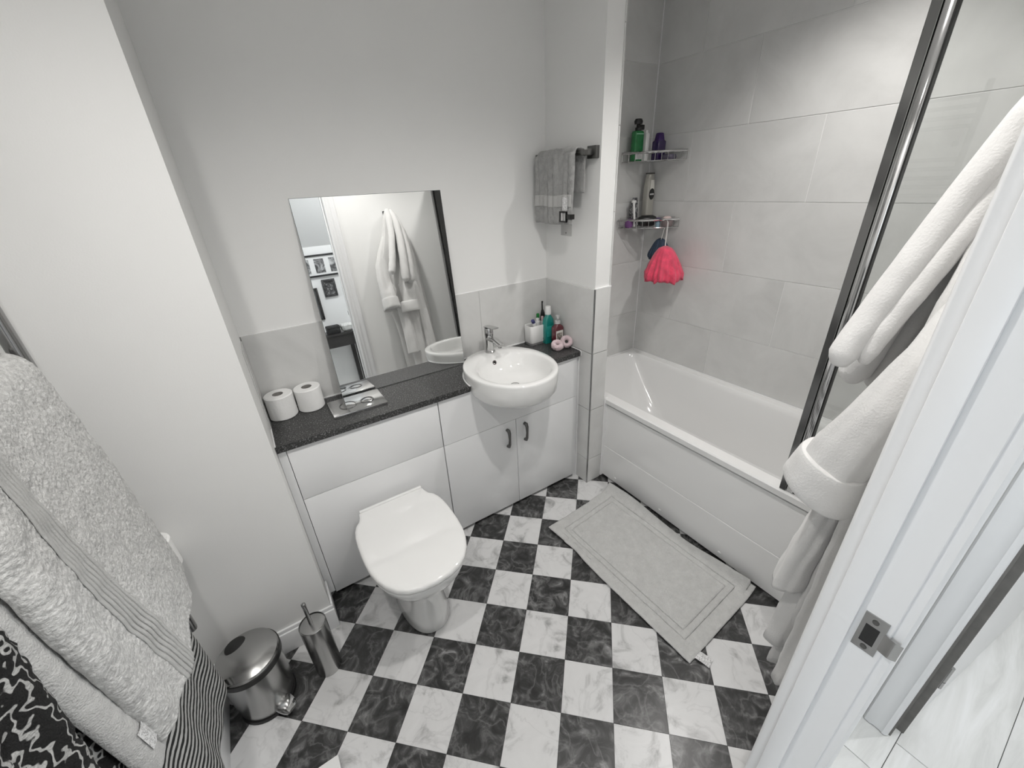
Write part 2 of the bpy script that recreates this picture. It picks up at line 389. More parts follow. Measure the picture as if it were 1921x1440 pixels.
# ---------------------------------------------------------------- hall
HX0, HX1, HY = -1.1, 3.4, -3.1
fh = wall('floor_hall', (HX0, HX1, HY-.05, YH-.02, -.06, -.006), m=SEAM)
pm = None
L_ = 1.22
for r in range(8):
    y1 = -1.886-.19*(r-1); y0 = y1-.19
    x = HX0-1.3+((r*.47) % 1.2) if r != 1 else 1.40-2*L_-.3
    if r == 1: x = 1.40-3*L_
    yy1 = min(y1, -1.774); yy0 = max(y0, HY)
    if yy1-yy0 < .02: continue
    while x < HX1:
        a, c = max(x, HX0), min(x+L_, HX1)
        if c-a > .02:
            MB().box(a+.0008, c-.0008, yy0+.0008, yy1-.0008, -.012, 0, .0008, 1).build('plank', PLANKM, fh, False, loc=((a+c)/2, (yy0+yy1)/2, 0))
        x += L_
wall('wall_hall_far', (HX0, HX1, HY-.1, HY, 0, CEIL))
wall('wall_hall_left', (HX0-.1, HX0, HY, -2.95, 0, CEIL), (HX0-.1, HX0, -1.89, YH, 0, CEIL), (HX0-.1, HX0, -2.95, -1.89, 0, .82), (HX0-.1, HX0, -2.95, -1.89, 2.02, CEIL))
wn = root('added_window_1', (HX0, -2.42, .82), kind='structure')  # added out of view as the source of the bluish hall light
for q in ((-2.95, -2.90, .82, 2.02), (-1.94, -1.89, .82, 2.02), (-2.90, -1.94, .82, .87), (-2.90, -1.94, 1.97, 2.02), (-2.44, -2.40, .87, 1.97)):
    MB().box(HX0-.07, HX0-.03, q[0], q[1], q[2], q[3], .002).build('added_window_frame', GLOSSW, wn)
MB().box(HX0-.1, HX0+.03, -2.97, -1.87, .80, .82, .003).build('added_window_sill', GLOSSW, wn)
wall('wall_hall_side', (HX0, -.56, YH, YH+.07, 0, CEIL), (XB+.13, HX1, YH, YH+.07, 0, CEIL))
wall('wall_hall_end', (HX1, HX1+.1, HY, YH, 0, CEIL))
wall('wall_hall_cross', (1.405, 1.505, -1.853, YH, 0, CEIL), (1.405, 1.505, HY, -2.66, 0, CEIL), (1.405, 1.505, -2.66, -1.853, 2.06, CEIL))
wall('ceiling_hall', (HX0, HX1, HY, YH, CEIL, CEIL+.08), m=CEILP)
sl = MB().add([(HX0, HY, 1.645), (1.405, HY, 1.645), (1.405, HY+.85, CEIL), (HX0, HY+.85, CEIL), (HX0, HY, 1.72), (1.405, HY, 1.72), (1.405, HY+.85, CEIL+.05), (HX0, HY+.85, CEIL+.05)],
              [(0, 1, 2, 3), (4, 7, 6, 5), (0, 4, 5, 1), (3, 2, 6, 7), (0, 3, 7, 4), (1, 5, 6, 2)]).build('ceiling_slope', CEILP, smooth=False)
tag(sl, kind='structure')
SHADELIN = mat('shade_grey_lining', (.17, .165, .155), .6, bump=.1, bscale=80, var=.15, vscale=20)  # darker colour stands in for shade on the hall doorway lining
f2 = root('trim_4', (1.405, -1.83, 0), kind='structure')
b = MB(); t = .016
pr = [(0, 0), (0, t*.6), (.006, t*.95), (.014, t), (.018, t*.75), (.040, t*.7), (.044, t*.9), (.060, t*.8), (.064, t*.3), (.064, 0)]
lo = [Vector((1.405-c, -1.8645+a, .004)) for a, c in pr]; b.rings([lo, [p+Vector((0, 0, 2.06)) for p in lo]]); b.build('architrave', GLOSSW, f2, ang=50)
lo = [Vector((1.405-c, -2.648-a, .004)) for a, c in pr]; MB().rings([lo, [p+Vector((0, 0, 2.06)) for p in lo]]).build('architrave', GLOSSW, f2, ang=50)
MB().box(1.405, 1.505, -1.870, -1.853, 0, 2.06).build('jamb', SHADELIN, f2, False)
MB().box(1.445, 1.505, -1.8905, -1.870, 0, 2.05, .001, 1).build('door_stop', SHADELIN, f2, False)
MB().box(1.405, 1.505, -2.66, -2.643, 0, 2.06).build('jamb', GLOSSW, f2, False)
# open door leaf in the hall doorway
a = math.atan2(-.112, .827)
lf = root('door_1', (1.514, -1.893, 0), kind='structure')
mm = Matrix.Translation((1.512, -1.893, 0)) @ Matrix.Rotation(a, 4, 'Z')
MB().box(0, .76, 0, .035, .008, 2.0, .001, 1).xf(mm).build('leaf', GLOSSW, lf, False)
hg = MB().lathe([(.0055, .205), (.0055, .305)], (1.508, -1.896, 0), 12)
hg.box(1.474, 1.505, -1.8925, -1.8902, .205, .305); hg.build('hinge', STEEL, lf, False)
MB().lathe([(.0058, .235), (.0058, .238)], (1.508, -1.896, 0), 12).build('hinge_ring', GUN, lf, False)
sh_ = root('baseboard_hall', (0, HY, 0), kind='structure')
MB().box(HX0, 1.405, HY, HY+.015, 0, .12, .003).build('board', GLOSSW, sh_)

# ---------------------------------------------------------------- fitted furniture
YD = -.300; XM, XD, XV0, XV1, ZS = .634, 1.034, .030, 1.434, .563
def panel(b, x0, x1, z0, z1): return b.box(x0+.0012, x1-.0012, YD, YD+.018, z0+.0012, z1-.0012, .0012, 2)
wc = root('toilet_unit', (.33, -.15, 0), 'white gloss boxed-in unit behind the toilet, below the toilet rolls', 'cabinet')
MB().box(XV0, XM, YD+.019, -.012, .05, .80).build('body', GLOSSW, wc, False)
panel(MB(), XV0, XM-.001, ZS, .801).build('upper_panel', GLOSSW, wc)
panel(MB(), XV0, XM-.001, .022, ZS).build('lower_panel', GLOSSW, wc)
MB().box(.001, XV0-.001, YD+.004, YD+.03, .03, .80).build('filler_strip', GLOSSW, wc, False)
MB().box(XV0, XM, -.262, -.25, 0, .05).build('plinth', BLACKP, wc, False)
vn = root('vanity_unit', (1.03, -.15, 0), 'white gloss two-door cabinet below the round basin', 'cabinet')
b = MB()
b.box(XM, XM+.016, YD+.019, -.012, .05, .80); b.box(XV1-.016, XV1, YD+.019, -.012, .05, .80); b.box(XM+.016, XV1-.016, YD+.019, -.012, .05, .066); b.box(XM+.016, XV1-.016, -.028, -.012, .066, .80)
b.build('body', GLOSSW, vn, False)
FD = [(XM+.0022, ZS+.0012), (XV1-.0012, ZS+.0012), (XV1-.0012, .7998), (1.214, .7998), (1.190, .752), (.826, .752), (.802, .7998), (XM+.0022, .7998)]
MB().rings([[Vector((x, YD, z)) for x, z in FD], [Vector((x, YD+.018, z)) for x, z in FD]]).build('false_drawer', GLOSSW, vn, False)
for a, c, hx in ((XM+.001, XD, .978), (XD, XV1, 1.086)):
    d = panel(MB(), a, c, .022, ZS).build('door', GLOSSW, vn)
    path = [(hx, YD+.002, .518), (hx, YD-.016, .520), (hx-.001, YD-.024, .508), (hx-.002, YD-.027, .475), (hx-.001, YD-.022, .44), (hx, YD-.012, .424), (hx, YD+.002, .420)]
    h = MB().tube(path, [.0085, .0095, .0085, .0065, .0075, .0095, .0085], 12); h.build('handle', GUN, d)
MB().box(XV1+.001, WX-.001, YD+.01, YD+.03, .0, .80).build('filler_strip', GLOSSW, vn, False)
MB().box(XM, XV1, -.262, -.25, 0, .05).build('plinth', BLACKP, vn, False)
MB().box(WX-.007, WX-.001, YD+.002, YD+.008, 0, .80).build('side_sealant', SEAL, vn, False)

BCX, BCY, BRX, BRY, BZ = 1.008, -.312, .214, .248, .878
# worktop with round cut-out for the basin
wt = root('worktop', (.73, -.15, .803), 'speckled charcoal laminate worktop running along the vanity wall', 'worktop')
YW = -.3116
def edge_pts():
    P = [(.002, -.010), (.002, YW)]
    a0 = math.acos(max(-1, min(1, 0)))
    yy = (YW-BCY)/(BRY+.002); th0 = math.asin(yy)
    aL = pi-th0; aR = th0 if th0 > 0 else th0+2*pi
    # left entry -> around the back -> right exit
    P.append((BCX+(BRX+.002)*cos(aL), YW))
    n = 36
    a1 = aL; a2 = th0
    for k in range(1, n): 
        t_ = a1+(a2-a1)*k/n; P.append((BCX+(BRX+.002)*cos(t_), BCY+(BRY+.002)*sin(t_)))
    P.append((BCX+(BRX+.002)*cos(th0), YW))
    for k in range(5): t_ = -pi/2+pi/2*k/4; P.append((WX-.018+.014*cos(t_), YW+.014+.014*sin(t_)))
    P.append((WX-.004, -.010))
    # keep back edge behind the basin
    return [(x, min(y, -.010)) for x, y in P]
b = MB(); P = edge_pts()
bmx = bmesh.new(); vb = [bmx.verts.new((x, y, HW-.0265)) for x, y in P]; fb = bmx.faces.new(vb)
r = bmesh.ops.extrude_face_region(bmx, geom=[fb])
for v in r['geom']:
    if isinstance(v, bmesh.types.BMVert): v.co.z = HW
bmesh.ops.triangulate(bmx, faces=[f for f in bmx.faces if len(f.verts) > 4])
b.bm(bmx); b.build('slab', WORK, wt, False)
MB().tube([(x, y, HW+.001) for x, y in P[2:2+37]], .0038, 8).build('basin_sealant', SEAL, wt)
MB().tube([(WX-.002, -.014, HW), (WX-.002, YW+.012, HW), (WX-.002, YW+.003, HW-.006), (WX-.002, YW+.002, HW-.026)], .0022, 8).build('end_sealant', SEAL, wt)
MB().tube([(.002, -.014, HW), (.002, YW+.004, HW)], .0025, 8).build('end_sealant', SEAL, wt)

# basin
bs = root('basin', (BCX, BCY, .76), 'round white ceramic semi-recessed basin set into the worktop', 'basin')
n = 64; R_ = []
bx, by, brx, bry = BCX+.006, BCY-.030, .180, .182
for (k, z, f) in ((.80, .755, 0), (.90, .762, 0), (.965, .785, 0), (.985, .83, 0), (.995, BZ-.012, 0), (.99, BZ-.004, 0), (.975, BZ, 0)):
    R_.append(sup(BCX, BCY, BRX*k, BRY*k, z, n, 2.05))
for (k, z) in ((1.0, BZ-.001), (.965, BZ-.008), (.93, BZ-.022), (.86, BZ-.055), (.72, BZ-.083), (.5, BZ-.096), (.2, BZ-.101), (.12, BZ-.103)):
    R_.append(sup(bx, by, brx*k, bry*k, z, n, 2.1))
MB().rings(R_).build('bowl', CERAMIC, bs, ang=60)
d = MB().lathe([(.001, 0), (.020, 0), (.023, -.002), (.023, -.006)], (bx, by, BZ-.094), 24).build('drain', GUN, bs)
MB().lathe([(.0001, .003), (.012, .002), (.016, 0)], (bx, by, BZ-.094), 20).build('plug', CHROME, d)
mo = Matrix.Translation((bx-.012, by+bry*.905, BZ-.034)) @ Matrix.Rotation(radians(72), 4, 'X')
MB().lathe([(.0062, .0005), (.0072, .0022), (.0112, .0022), (.012, 0)], (0, 0, 0), 24).xf(mo).build('overflow_ring', CHROME, bs)
MB().lathe([(.0001, .0008), (.0064, .0008)], (0, 0, 0), 20).xf(mo).build('overflow_hole', BLACKP, bs)

# mixer tap
tx, ty = 1.018, -.112
tp = root('mixer_tap', (tx, ty, BZ), 'chrome single-lever mixer tap on the round basin', 'tap')
b = MB().lathe([(.026, 0), (.026, .005), (.0215, .010), (.0195, .04), (.0205, .075), (.022, .088), (.022, .094)], (tx, ty, BZ), 28); b.build('body', CHROME, tp)
R2 = []
for t_ in range(9):
    u = t_/8; yy = ty-.008-.108*u; zz = BZ+.074+.006*sin(u*2.2)-.012*u; hw = .021-.004*u; hh = .012-.005*u
    R2.append([Vector((tx+hw*c*abs(c)**-.3 if abs(c) > .01 else tx, yy, zz+hh*s_)) for c, s_ in ((cos(2*pi*k/16), sin(2*pi*k/16)) for k in range(16))])
MB().rings(R2).build('spout', CHROME, tp, ang=60)
MB().lathe([(.009, 0), (.009, .01)], (tx, ty-.103, BZ+.052), 16).build('aerator', CHROMED, tp)
MB().lathe([(.0225, .097), (.0225, .122), (.020, .128), (.0001, .131)], (tx, ty, BZ), 28).build('cartridge_cap', CHROME, tp)
R2 = []
for t_ in range(7):
    u = t_/6; yy = ty+.014-.086*u; zz = BZ+.131+.016*u-.006*u*u; hw = .021-.003*u; hh = .0065-.003*u
    R2.append([Vector((tx+hw*cos(a_), yy, zz+hh*sin(a_))) for a_ in (2*pi*k/14 for k in range(14))])
MB().rings(R2).build('lever', CHROME, tp, ang=60)

# flush plate lying on the worktop
fp = root('flush_plate', (.33, -.16, HW), 'chrome dual flush plate on the charcoal worktop beside the mirror', 'flush plate')
MB().box(.222, .440, -.236, -.084, HW, HW+.011, .003).build('plate', CHROME, fp)
for hx, rr in ((.292, .031), (.372, .024)):
    d = MB().lathe([(rr+.004, 0), (rr+.004, .0022), (rr, .0028), (rr, .001)], (hx, -.168, HW+.011), 36).build('button_ring', CHROMED, fp)
    MB().lathe([(.0001, .0032), (rr*.6, .0028), (rr-.002, .001), (rr-.001, 0)], (hx, -.168, HW+.011), 36).build('button', CHROME, fp)

# toilet rolls
def roll(name, c, label, group, rr=.053, h=.098, ax='z'):
    o = root(name, c, label, 'toilet roll', group); n_ = 40; b = MB()
    prof = [(.020, h), (rr-.004, h), (rr, h-.003), (rr, h*.5), (rr, .003), (rr-.003, 0), (.020, 0)]
    b.lathe(prof, c, n_, ax)
    b.f = [f for f in b.f if len(f) == 4]
    for i in range(len(b.v)):
        p = Vector(b.v[i]); k = noise.noise(p*30)*.0012; d_ = p-Vector(c)
        if ax == 'z': q = Vector((d_.x, d_.y, 0))
        else: q = Vector((0, d_.y, d_.z))
        if q.length > .03: b.v[i] = tuple(p+q.normalized()*k)
    b.build('paper', PAPER, o)
    t_ = MB().lathe([(.021, .001), (.021, h-.001), (.0195, h-.001), (.0195, .001), (.021, .001)], c, 28, ax); t_.f = [f for f in t_.f if len(f) == 4]
    t_.build('core', CARD, o); return o
r1 = roll('toilet_roll', (.060, -.064, HW), 'white toilet roll on the worktop, next to the boxed wall corner', 'spare toilet rolls on the worktop')
r2 = roll('toilet_roll', (.1675, -.060, HW), 'white toilet roll on the worktop, next to the flush plate', 'spare toilet rolls on the worktop', rr=.0515, h=.096)
# roll on wall holder, mostly hidden by the towel
rh = root('toilet_roll_holder', (-.36, YA, .70), 'chrome toilet roll holder on the left wall behind the grey towel', 'roll holder')
MB().lathe([(.022, 0), (.022, -.006), (.008, -.008), (.008, -.05)], (-.373, YA, .775), 20, 'y').build('bracket', CHROMED, rh)
MB().tube([(-.373, YA-.048, .775), (-.373, YA-.05, .73), (-.373, YA-.05, .60)], .006, 10).build('arm', CHROMED, rh)
roll('toilet_roll', (-.373, YA-.058, .652), 'white toilet roll on the chrome holder peeping out behind the grey towel', None, rr=.055, h=.10)

# ---------------------------------------------------------------- mirror leaning on the worktop
mr = root('wall_mirror', (.59, -.06, HW), 'frameless rectangular mirror leaning on the worktop against the wall', 'mirror')
mx0, mx1, my0, mh = .292, .893, -.0665, .80
mt = Matrix.Translation((0, my0, HW+.0015)) @ Matrix.Rotation(radians(-4.7), 4, 'X')
MB().box(mx0, mx1, .0005, .004, 0, mh).xf(mt).build('backing', MEDGE, mr, False)
MB().add([mt @ Vector(p) for p in ((mx0+.0015, 0, .0015), (mx1-.0015, 0, .0015), (mx1-.0015, 0, mh-.0015), (mx0+.0015, 0, mh-.0015))], [(0, 1, 2, 3)]).build('glass', MIRROR, mr, False)

# ---------------------------------------------------------------- toilet
TX = .345
tl = root('toilet', (TX, -.55, 0), 'white ceramic back-to-wall toilet with its lid closed', 'toilet')
def lid_outline(z, k=1.0, off=0, dy=0):
    pts = []
    half = [(.0, -.338), (.070, -.338), (.139, -.340), (.1425, -.352), (.146, -.372), (.153, -.392), (.170, -.412), (.181, -.440), (.187, -.475), (.190, -.52), (.1905, -.57), (.189, -.62), (.184, -.67), (.173, -.715), (.155, -.757), (.128, -.793), (.095, -.817), (.052, -.831), (0, -.836)]
    c = Vector((0, -.58))
    out = []
    for x, y in half: out.append((x, y))
    full_ = [(x, y) for x, y in out]+[(-x, y) for x, y in reversed(out[1:-1])]
    r_ = []
    for x, y in full_:
        d_ = Vector((x, y))-c
        d_ = d_*k+c; r_.append(Vector((TX+d_.x, d_.y+dy, z)))
    return r_
# pan: lofted from seat outline to the foot
def pan_ring(z, w_, yf, yb, e=2.4, n=48):
    r_ = []
    for k in range(n):
        a_ = 2*pi*k/n; c, s_ = cos(a_), sin(a_)
        x = w_*math.copysign(abs(c)**(2/e), c); y = math.copysign(abs(s_)**(2/e), s_)
        ymid = (yf+yb)/2; r_.append(Vector((TX+x*(1 if s_ < .2 else 1), ymid-(yf-yb)/2*-1*y*-1 if False else ymid+(yb-yf)/2*y, z)))
    return r_
PR = [(0, .098, -.712, -.302), (.004, .101, -.716, -.302), (.05, .095, -.706, -.302), (.12, .094, -.700, -.302), (.19, .102, -.704, -.302), (.25, .122, -.728, -.302), (.295, .148, -.770, -.302), (.325, .168, -.803, -.302), (.35, .178, -.818, -.302), (.385, .183, -.826, -.302), (.392, .178, -.820, -.305)]
MB().rings([pan_ring(z, w_, yf, yb) for z, w_, yf, yb in PR]).build('pan', CERAMIC, tl, ang=60)
MB().rings([lid_outline(.392, .965), lid_outline(.394, .99), lid_outline(.404, .99), lid_outline(.407, .97)]).build('seat', PLASTW, tl, ang=50)
ld = MB().rings([lid_outline(.4085, .975), lid_outline(.410, 1.0), lid_outline(.418, 1.004), lid_outline(.426, .995), lid_outline(.4295, .975), lid_outline(.431, .93), lid_outline(.4325, .6), lid_outline(.4325, .2)])
ld.build('lid', CERAMIC, tl, ang=60)
MB().box(TX-.137, TX+.137, -.352, -.338, .405, .437, .003).build('hinge_ledge', CERAMIC, tl)
for s_ in (-1, 1): MB().lathe([(.011, .392), (.011, .41)], (TX+s_*.08, -.322, 0), 16).build('hinge', CHROME, tl)

# ---------------------------------------------------------------- bath
bt = root('bath', (1.9, -.85, 0), 'white acrylic bathtub with a panelled front along the tiled wall', 'bath')
X0, X1, Y0, Y1, ZB = 1.570, XB-.001, YF+.002, .0205, .543
def rr_ring(x0, x1, y0, y1, rad, z, n=10):
    r_ = []
    for cx_, cy__, a0 in ((x1-rad, y1-rad, 0), (x0+rad, y1-rad, pi/2), (x0+rad, y0+rad, pi), (x1-rad, y0+rad, 3*pi/2)):
        for k in range(n): a_ = a0+pi/2*k/(n-1); r_.append(Vector((cx_+rad*cos(a_), cy__+rad*sin(a_), z)))
    return r_
R_ = [rr_ring(X0+.004, X1, Y0, Y1, .004, ZB-.034), rr_ring(X0, X1, Y0, Y1, .004, ZB-.030), rr_ring(X0, X1, Y0, Y1, .004, ZB-.006), rr_ring(X0+.006, X1-.001, Y0+.001, Y1-.001, .006, ZB),
      rr_ring(X0+.058, X1-.042, Y0+.07, Y1-.018, .07, ZB), rr_ring(X0+.064, X1-.048, Y0+.078, Y1-.024, .075, ZB-.006), rr_ring(X0+.070, X1-.054, Y0+.085, Y1-.034, .08, ZB-.03),
      rr_ring(X0+.088, X1-.07, Y0+.11, Y1-.13, .10, ZB-.16), rr_ring(X0+.105, X1-.085, Y0+.13, Y1-.23, .12, ZB-.28), rr_ring(X0+.13, X1-.11, Y0+.155, Y1-.30, .13, ZB-.35), rr_ring(X0+.18, X1-.16, Y0+.21, Y1-.37, .12, ZB-.378), rr_ring(X0+.27, X1-.25, Y0+.35, Y1-.55, .06, ZB-.382)]
b = MB().rings(R_); b.f = [f for f in b.f if not (len(f) > 4 and f[0] != (len(R_)-1)*40)]; b.build('tub', ACRYL, bt, ang=32)
b = MB()
pf = X0+.012
prf = [(pf, .016), (pf, .2215), (pf+.003, .2245), (pf+.0012, .2275), (pf+.0012, .484), (pf+.004, .494), (pf+.010, .499)]
prb = [(pf+.024, .499), (pf+.024, .016)]
ring = prf+prb
b.rings([[Vector((x, DR-.002 if DR else 0, z)) for x, z in ring], [Vector((x, Y0, z)) for x, z in ring]]); b.build('front_panel', ACRYL, bt, ang=25)
MB().box(pf+.03, pf+.05, Y0, DR, 0, .03).build('plinth', BLACKP, bt, False)  # black strip stands in for the toe shadow under the panel
for yy in (-.50, -.82, -1.16):
    MB().lathe([(.0001, -.004), (.0065, -.0035), (.009, .001)], (pf, yy, .045), 14, 'x').build('screw_cap', PLASTW, bt)
MB().box(PX-.002, pf+.006, DR-.006, DR-.0002, .012, ZB+.002).build('end_sealant', SEAL, bt, False)
MB().box(X1-.005, X1, Y0, Y1, ZB, ZB+.006).build('wall_sealant', SEAL, bt, False)
MB().box(PX, X1, Y1-.004, Y1, ZB, ZB+.005).build('wall_sealant', SEAL, bt, False)

# shower screen
gm = bpy.data.materials.new('clear_glass'); gm.use_nodes = True; nt = gm.node_tree; nt.nodes.clear()
o_ = nt.nodes.new('ShaderNodeOutputMaterial'); mxs = nt.nodes.new('ShaderNodeMixShader'); tr = nt.nodes.new('ShaderNodeBsdfTransparent'); gl = nt.nodes.new('ShaderNodeBsdfGlossy'); fn = nt.nodes.new('ShaderNodeFresnel')
tr.inputs[0].default_value = (.93, .94, .935, 1); gl.inputs['Roughness'].default_value = .01; fn.inputs[0].default_value = 1.5
nt.links.new(fn.outputs[0], mxs.inputs[0]); nt.links.new(tr.outputs[0], mxs.inputs[1]); nt.links.new(gl.outputs[0], mxs.inputs[2]); nt.links.new(mxs.outputs[0], o_.inputs[0])
ss = root('shower_screen', (1.59, -1.5, ZB), 'clear glass shower screen with chrome edge profile on the bath rim', 'shower screen')
SX = 1.590
b = MB(); b.box(SX-.013, SX+.013, -1.336, -1.314, ZB+.002, 2.03, .0012, 1); b.build('edge_profile', CHROMED, ss)
b = MB(); b.box(SX-.010, SX+.010, -1.361, -1.3365, ZB+.002, 2.03, .004); b.build('edge_profile', CHROME, ss)
MB().box(SX-.0115, SX+.0115, -1.3645, -1.3612, ZB+.004, 2.03, .001, 1).build('edge_seal', BLACKP, ss)
MB().box(SX-.003, SX+.003, YF+.02, -1.362, ZB+.014, 2.02).build('pane', gm, ss, False)
MB().box(SX-.014, SX+.014, YF, YF+.03, ZB+.002, 2.03, .003).build('wall_profile', CHROMED, ss)
MB().box(SX-.006, SX+.006, YF+.02, -1.362, ZB, ZB+.014, .002).build('bottom_seal', GUN, ss)

# ---------------------------------------------------------------- bath mat
bm_ = root('bath_mat', (1.3, -.95, 0), 'light grey terry bath mat on the check floor beside the bath', 'bath mat')
def matf(u, v):
    A, B, C_, D = Vector((1.047, -.549)), Vector((1.535, -.512)), Vector((1.562, -1.352)), Vector((1.070, -1.378))
    p = (A*(1-u)+B*u)*(1-v)+(D*(1-u)+C_*u)*v
    z = .0085+.0035*(.5+.5*sin(u*9+v*5))*(.5+.5*sin(v*17+1))+.004*abs(noise.noise(Vector((u*3.5, v*6, 2))))+.003*noise.noise(Vector((u*9, v*15, 5)))*(1 if u < .8 else 0)
    gz = 0
    for a_, q in ((.13, u), (.13, 1-u), (.08, v), (.08, 1-v)):
        pass
    du = min(u, 1-u)*.49; dv = min(v, 1-v)*.83; dd = min(du, dv)
    for t_ in (.060, .088): gz += -.0042*math.exp(-((dd-t_)/.0038)**2)+.0022*math.exp(-((dd-t_-.007)/.004)**2)
    z += gz
    if u > .8: z += .05*((u-.8)/.2)**2*(.65+.35*sin(v*7+.5))*(1 if v < .97 else .6); p.x -= .012*((u-.8)/.2)**2
    if u < .2 and v < .14: p.x += .0; z += .006*(1-u/.2)
    if v > .03 and u < .06: p.x += .012*math.exp(-((v-.22)/.1)**2)
    return (p.x, p.y, z)
MB().cloth(matf, 170, 280, .010, .0013, 140, 3).build('mat', MATF, bm_, ang=180)
tg = MB().cloth(lambda u, v: Vector((1.098+.036*u+.016*v, -1.362-.066*v+.010*u, .007+.004*sin(v*3))), 6, 12, .0014); tg.build('care_tag', LBL, bm_)

# ---------------------------------------------------------------- pedal bin and toilet brush
bc = Vector((-.270, -.585, 0))
bn = root('pedal_bin', bc, 'small stainless steel pedal bin with black rim in the floor corner', 'bin')
RB, HB = .094, .228
MB().lathe([(.082, .006), (RB-.008, .014), (RB-.003, .06), (RB, HB)], bc, 48).build('body', STEEL, bn)
MB().lathe([(.089, 0), (.091, .002), (.089, .012), (.06, .012)], bc, 40).build('base_ring', BLACKP, bn)
MB().lathe([(RB+.001, HB-.012), (RB+.006, HB-.008), (RB+.006, HB+.013), (RB, HB+.015)], bc, 48).build('rim', BLACKP, bn)
lid = MB().lathe([(RB+.003, HB+.0155), (RB, HB+.024), (RB-.018, HB+.034), (.05, HB+.042), (.0001, HB+.045)], bc, 48).build('lid', STEEL, bn)
da = math.atan2(-1.0, .62)          # pedal direction
pdv = Vector((cos(da), sin(da), 0)); sd = Vector((-sin(da), cos(da), 0))
mb = Matrix.Translation(bc-pdv*(RB-.008)+Vector((0, 0, HB+.012))) @ Matrix.Rotation(da, 4, 'Z')
MB().rings([sup(0, 0, .028, .034, 0, 28), sup(0, 0, .030, .036, .012, 28), sup(0, 0, .027, .033, .022, 28), sup(0, 0, .012, .016, .026, 28)]).xf(mb @ Matrix.Translation((.034, 0, .008))).build('hinge_cover', BLACKP, bn)
R2 = []
for t_ in range(8):
    u = t_/7; c = bc+pdv*(RB-.014+.052*u)+Vector((0, 0, .030+.004*sin(u*3)-.006*u)); hw = .030*(1-.35*u**3); 
    R2.append([c+sd*(hw*cos(a_))+Vector((0, 0, .006*sin(a_))) for a_ in (2*pi*k/16 for k in range(16))])
MB().rings(R2).build('pedal', CHROME, bn, ang=50)
MB().box(-.02, .05, -.022, .022, .004, .014, .002).xf(Matrix.Translation(bc+pdv*(RB-.03)) @ Matrix.Rotation(da, 4, 'Z')).build('pedal_bracket', BLACKP, bn)

tb_c = Vector((-.062, -.600, 0))
tb = root('toilet_brush', tb_c, 'slim stainless steel toilet brush in its cylinder holder by the skirting', 'toilet brush')
MB().lathe([(.044, 0), (.045, .003), (.046, .256), (.044, .258), (.044, .251), (.0415, .251)], tb_c, 40).build('holder', STEEL, tb)
MB().lathe([(.0415, .251), (.0415, .255), (.034, .257), (.0001, .258)], tb_c, 40).build('lid', STEEL, tb)
MB().lathe([(.0068, .253), (.0068, .348), (.0076, .350), (.0076, .360), (.004, .363), (.0001, .363)], tb_c+Vector((-.004, .004, 0)), 18).build('handle', CHROMED, tb)

# bathroom scale, only a corner shows
sc = root('bathroom_scale', (-.24, -1.07, 0), 'flat white bathroom scale, only its corner showing at the bottom edge', 'scale')
MB().box(-.385, -.093, -1.215, -.921, .008, .026, .004).build('platform', PLASTW, sc)
for sx in (-.36, -.118):
    for sy_ in (-1.19, -.946): MB().lathe([(.016, 0), (.016, .009)], (sx, sy_, 0), 16).build('foot', BLACKP, sc)
MB().box(-.29, -.19, -1.02, -.98, .0258, .0268, .0004, 1).build('display', BLACKG, sc)

# ---------------------------------------------------------------- things at the worktop corner
hd = root('toothbrush_holder', (1.352, -.052, HW), 'white oblong toothbrush holder in the worktop corner', 'holder')
def rrb(cx_, cy__, wx, wy, z, rad=.014, n=6): return rr_ring(cx_-wx, cx_+wx, cy__-wy, cy__+wy, rad, z, n)
hx, hy = 1.350, -.052
MB().rings([rrb(hx, hy, .055, .033, HW+.011), rrb(hx, hy, .057, .035, HW+.016), rrb(hx, hy, .058, .036, HW+.105), rrb(hx, hy, .056, .034, HW+.108), rrb(hx, hy, .053, .031, HW+.106), rrb(hx, hy, .052, .030, HW+.03)]).build('cup', PLASTW, hd, ang=50)
MB().rings([rrb(hx, hy, .054, .032, HW), rrb(hx, hy, .055, .033, HW+.012)]).build('base', mat('grey_rubber', (.22, .22, .22), .7, bump=.05), hd, ang=50)
MB().box(hx+.02, hx+.045, hy-.0365, hy-.0358, HW+.028, HW+.032).build('print', mat('grey_print', (.3, .3, .32), .6, var=.1), hd, False)
# toothpaste tube
ttp = root('toothpaste_tube', (1.335, -.05, HW+.035), 'white and navy toothpaste tube leaning in the toothbrush holder', 'toothpaste')
def leaning(path, prof): return MB().tube(path, prof, 14)
leaning([(1.360, -.045, HW+.04), (1.338, -.056, HW+.10), (1.330, -.060, HW+.122)], [.013, .0145, .013]).build('tube', PLASTW, ttp)
leaning([(1.3305, -.060, HW+.120), (1.321, -.064, HW+.136)], [.011, .010]).build('cap', mat('navy_plastic', (.05, .05, .16), .35, var=.1), ttp)
tt2 = root('toothpaste_tube', (1.366, -.05, HW+.035), 'plain white toothpaste tube in the middle of the toothbrush holder', 'toothpaste')
leaning([(1.366, -.045, HW+.04), (1.362, -.052, HW+.12)], [.011, .013]).build('tube', PLASTW, tt2)
leaning([(1.362, -.052, HW+.12), (1.361, -.0535, HW+.138)], [.009, .009]).build('cap', PLASTW, tt2)
GREEN = mat('green_plastic', (.02, .22, .05), .35, var=.1)
tbs = root('toothbrush', (1.377, -.04, HW+.035), 'green-headed toothbrush standing in the white holder', 'toothbrush')
leaning([(1.372, -.040, HW+.035), (1.378, -.034, HW+.13)], [.005, .004]).build('handle', PLASTW, tbs)
MB().box(-.008, .008, -.006, .006, 0, .03, .004).xf(Matrix.Translation((1.3785, -.0335, HW+.128))).build('head', GREEN, tbs)
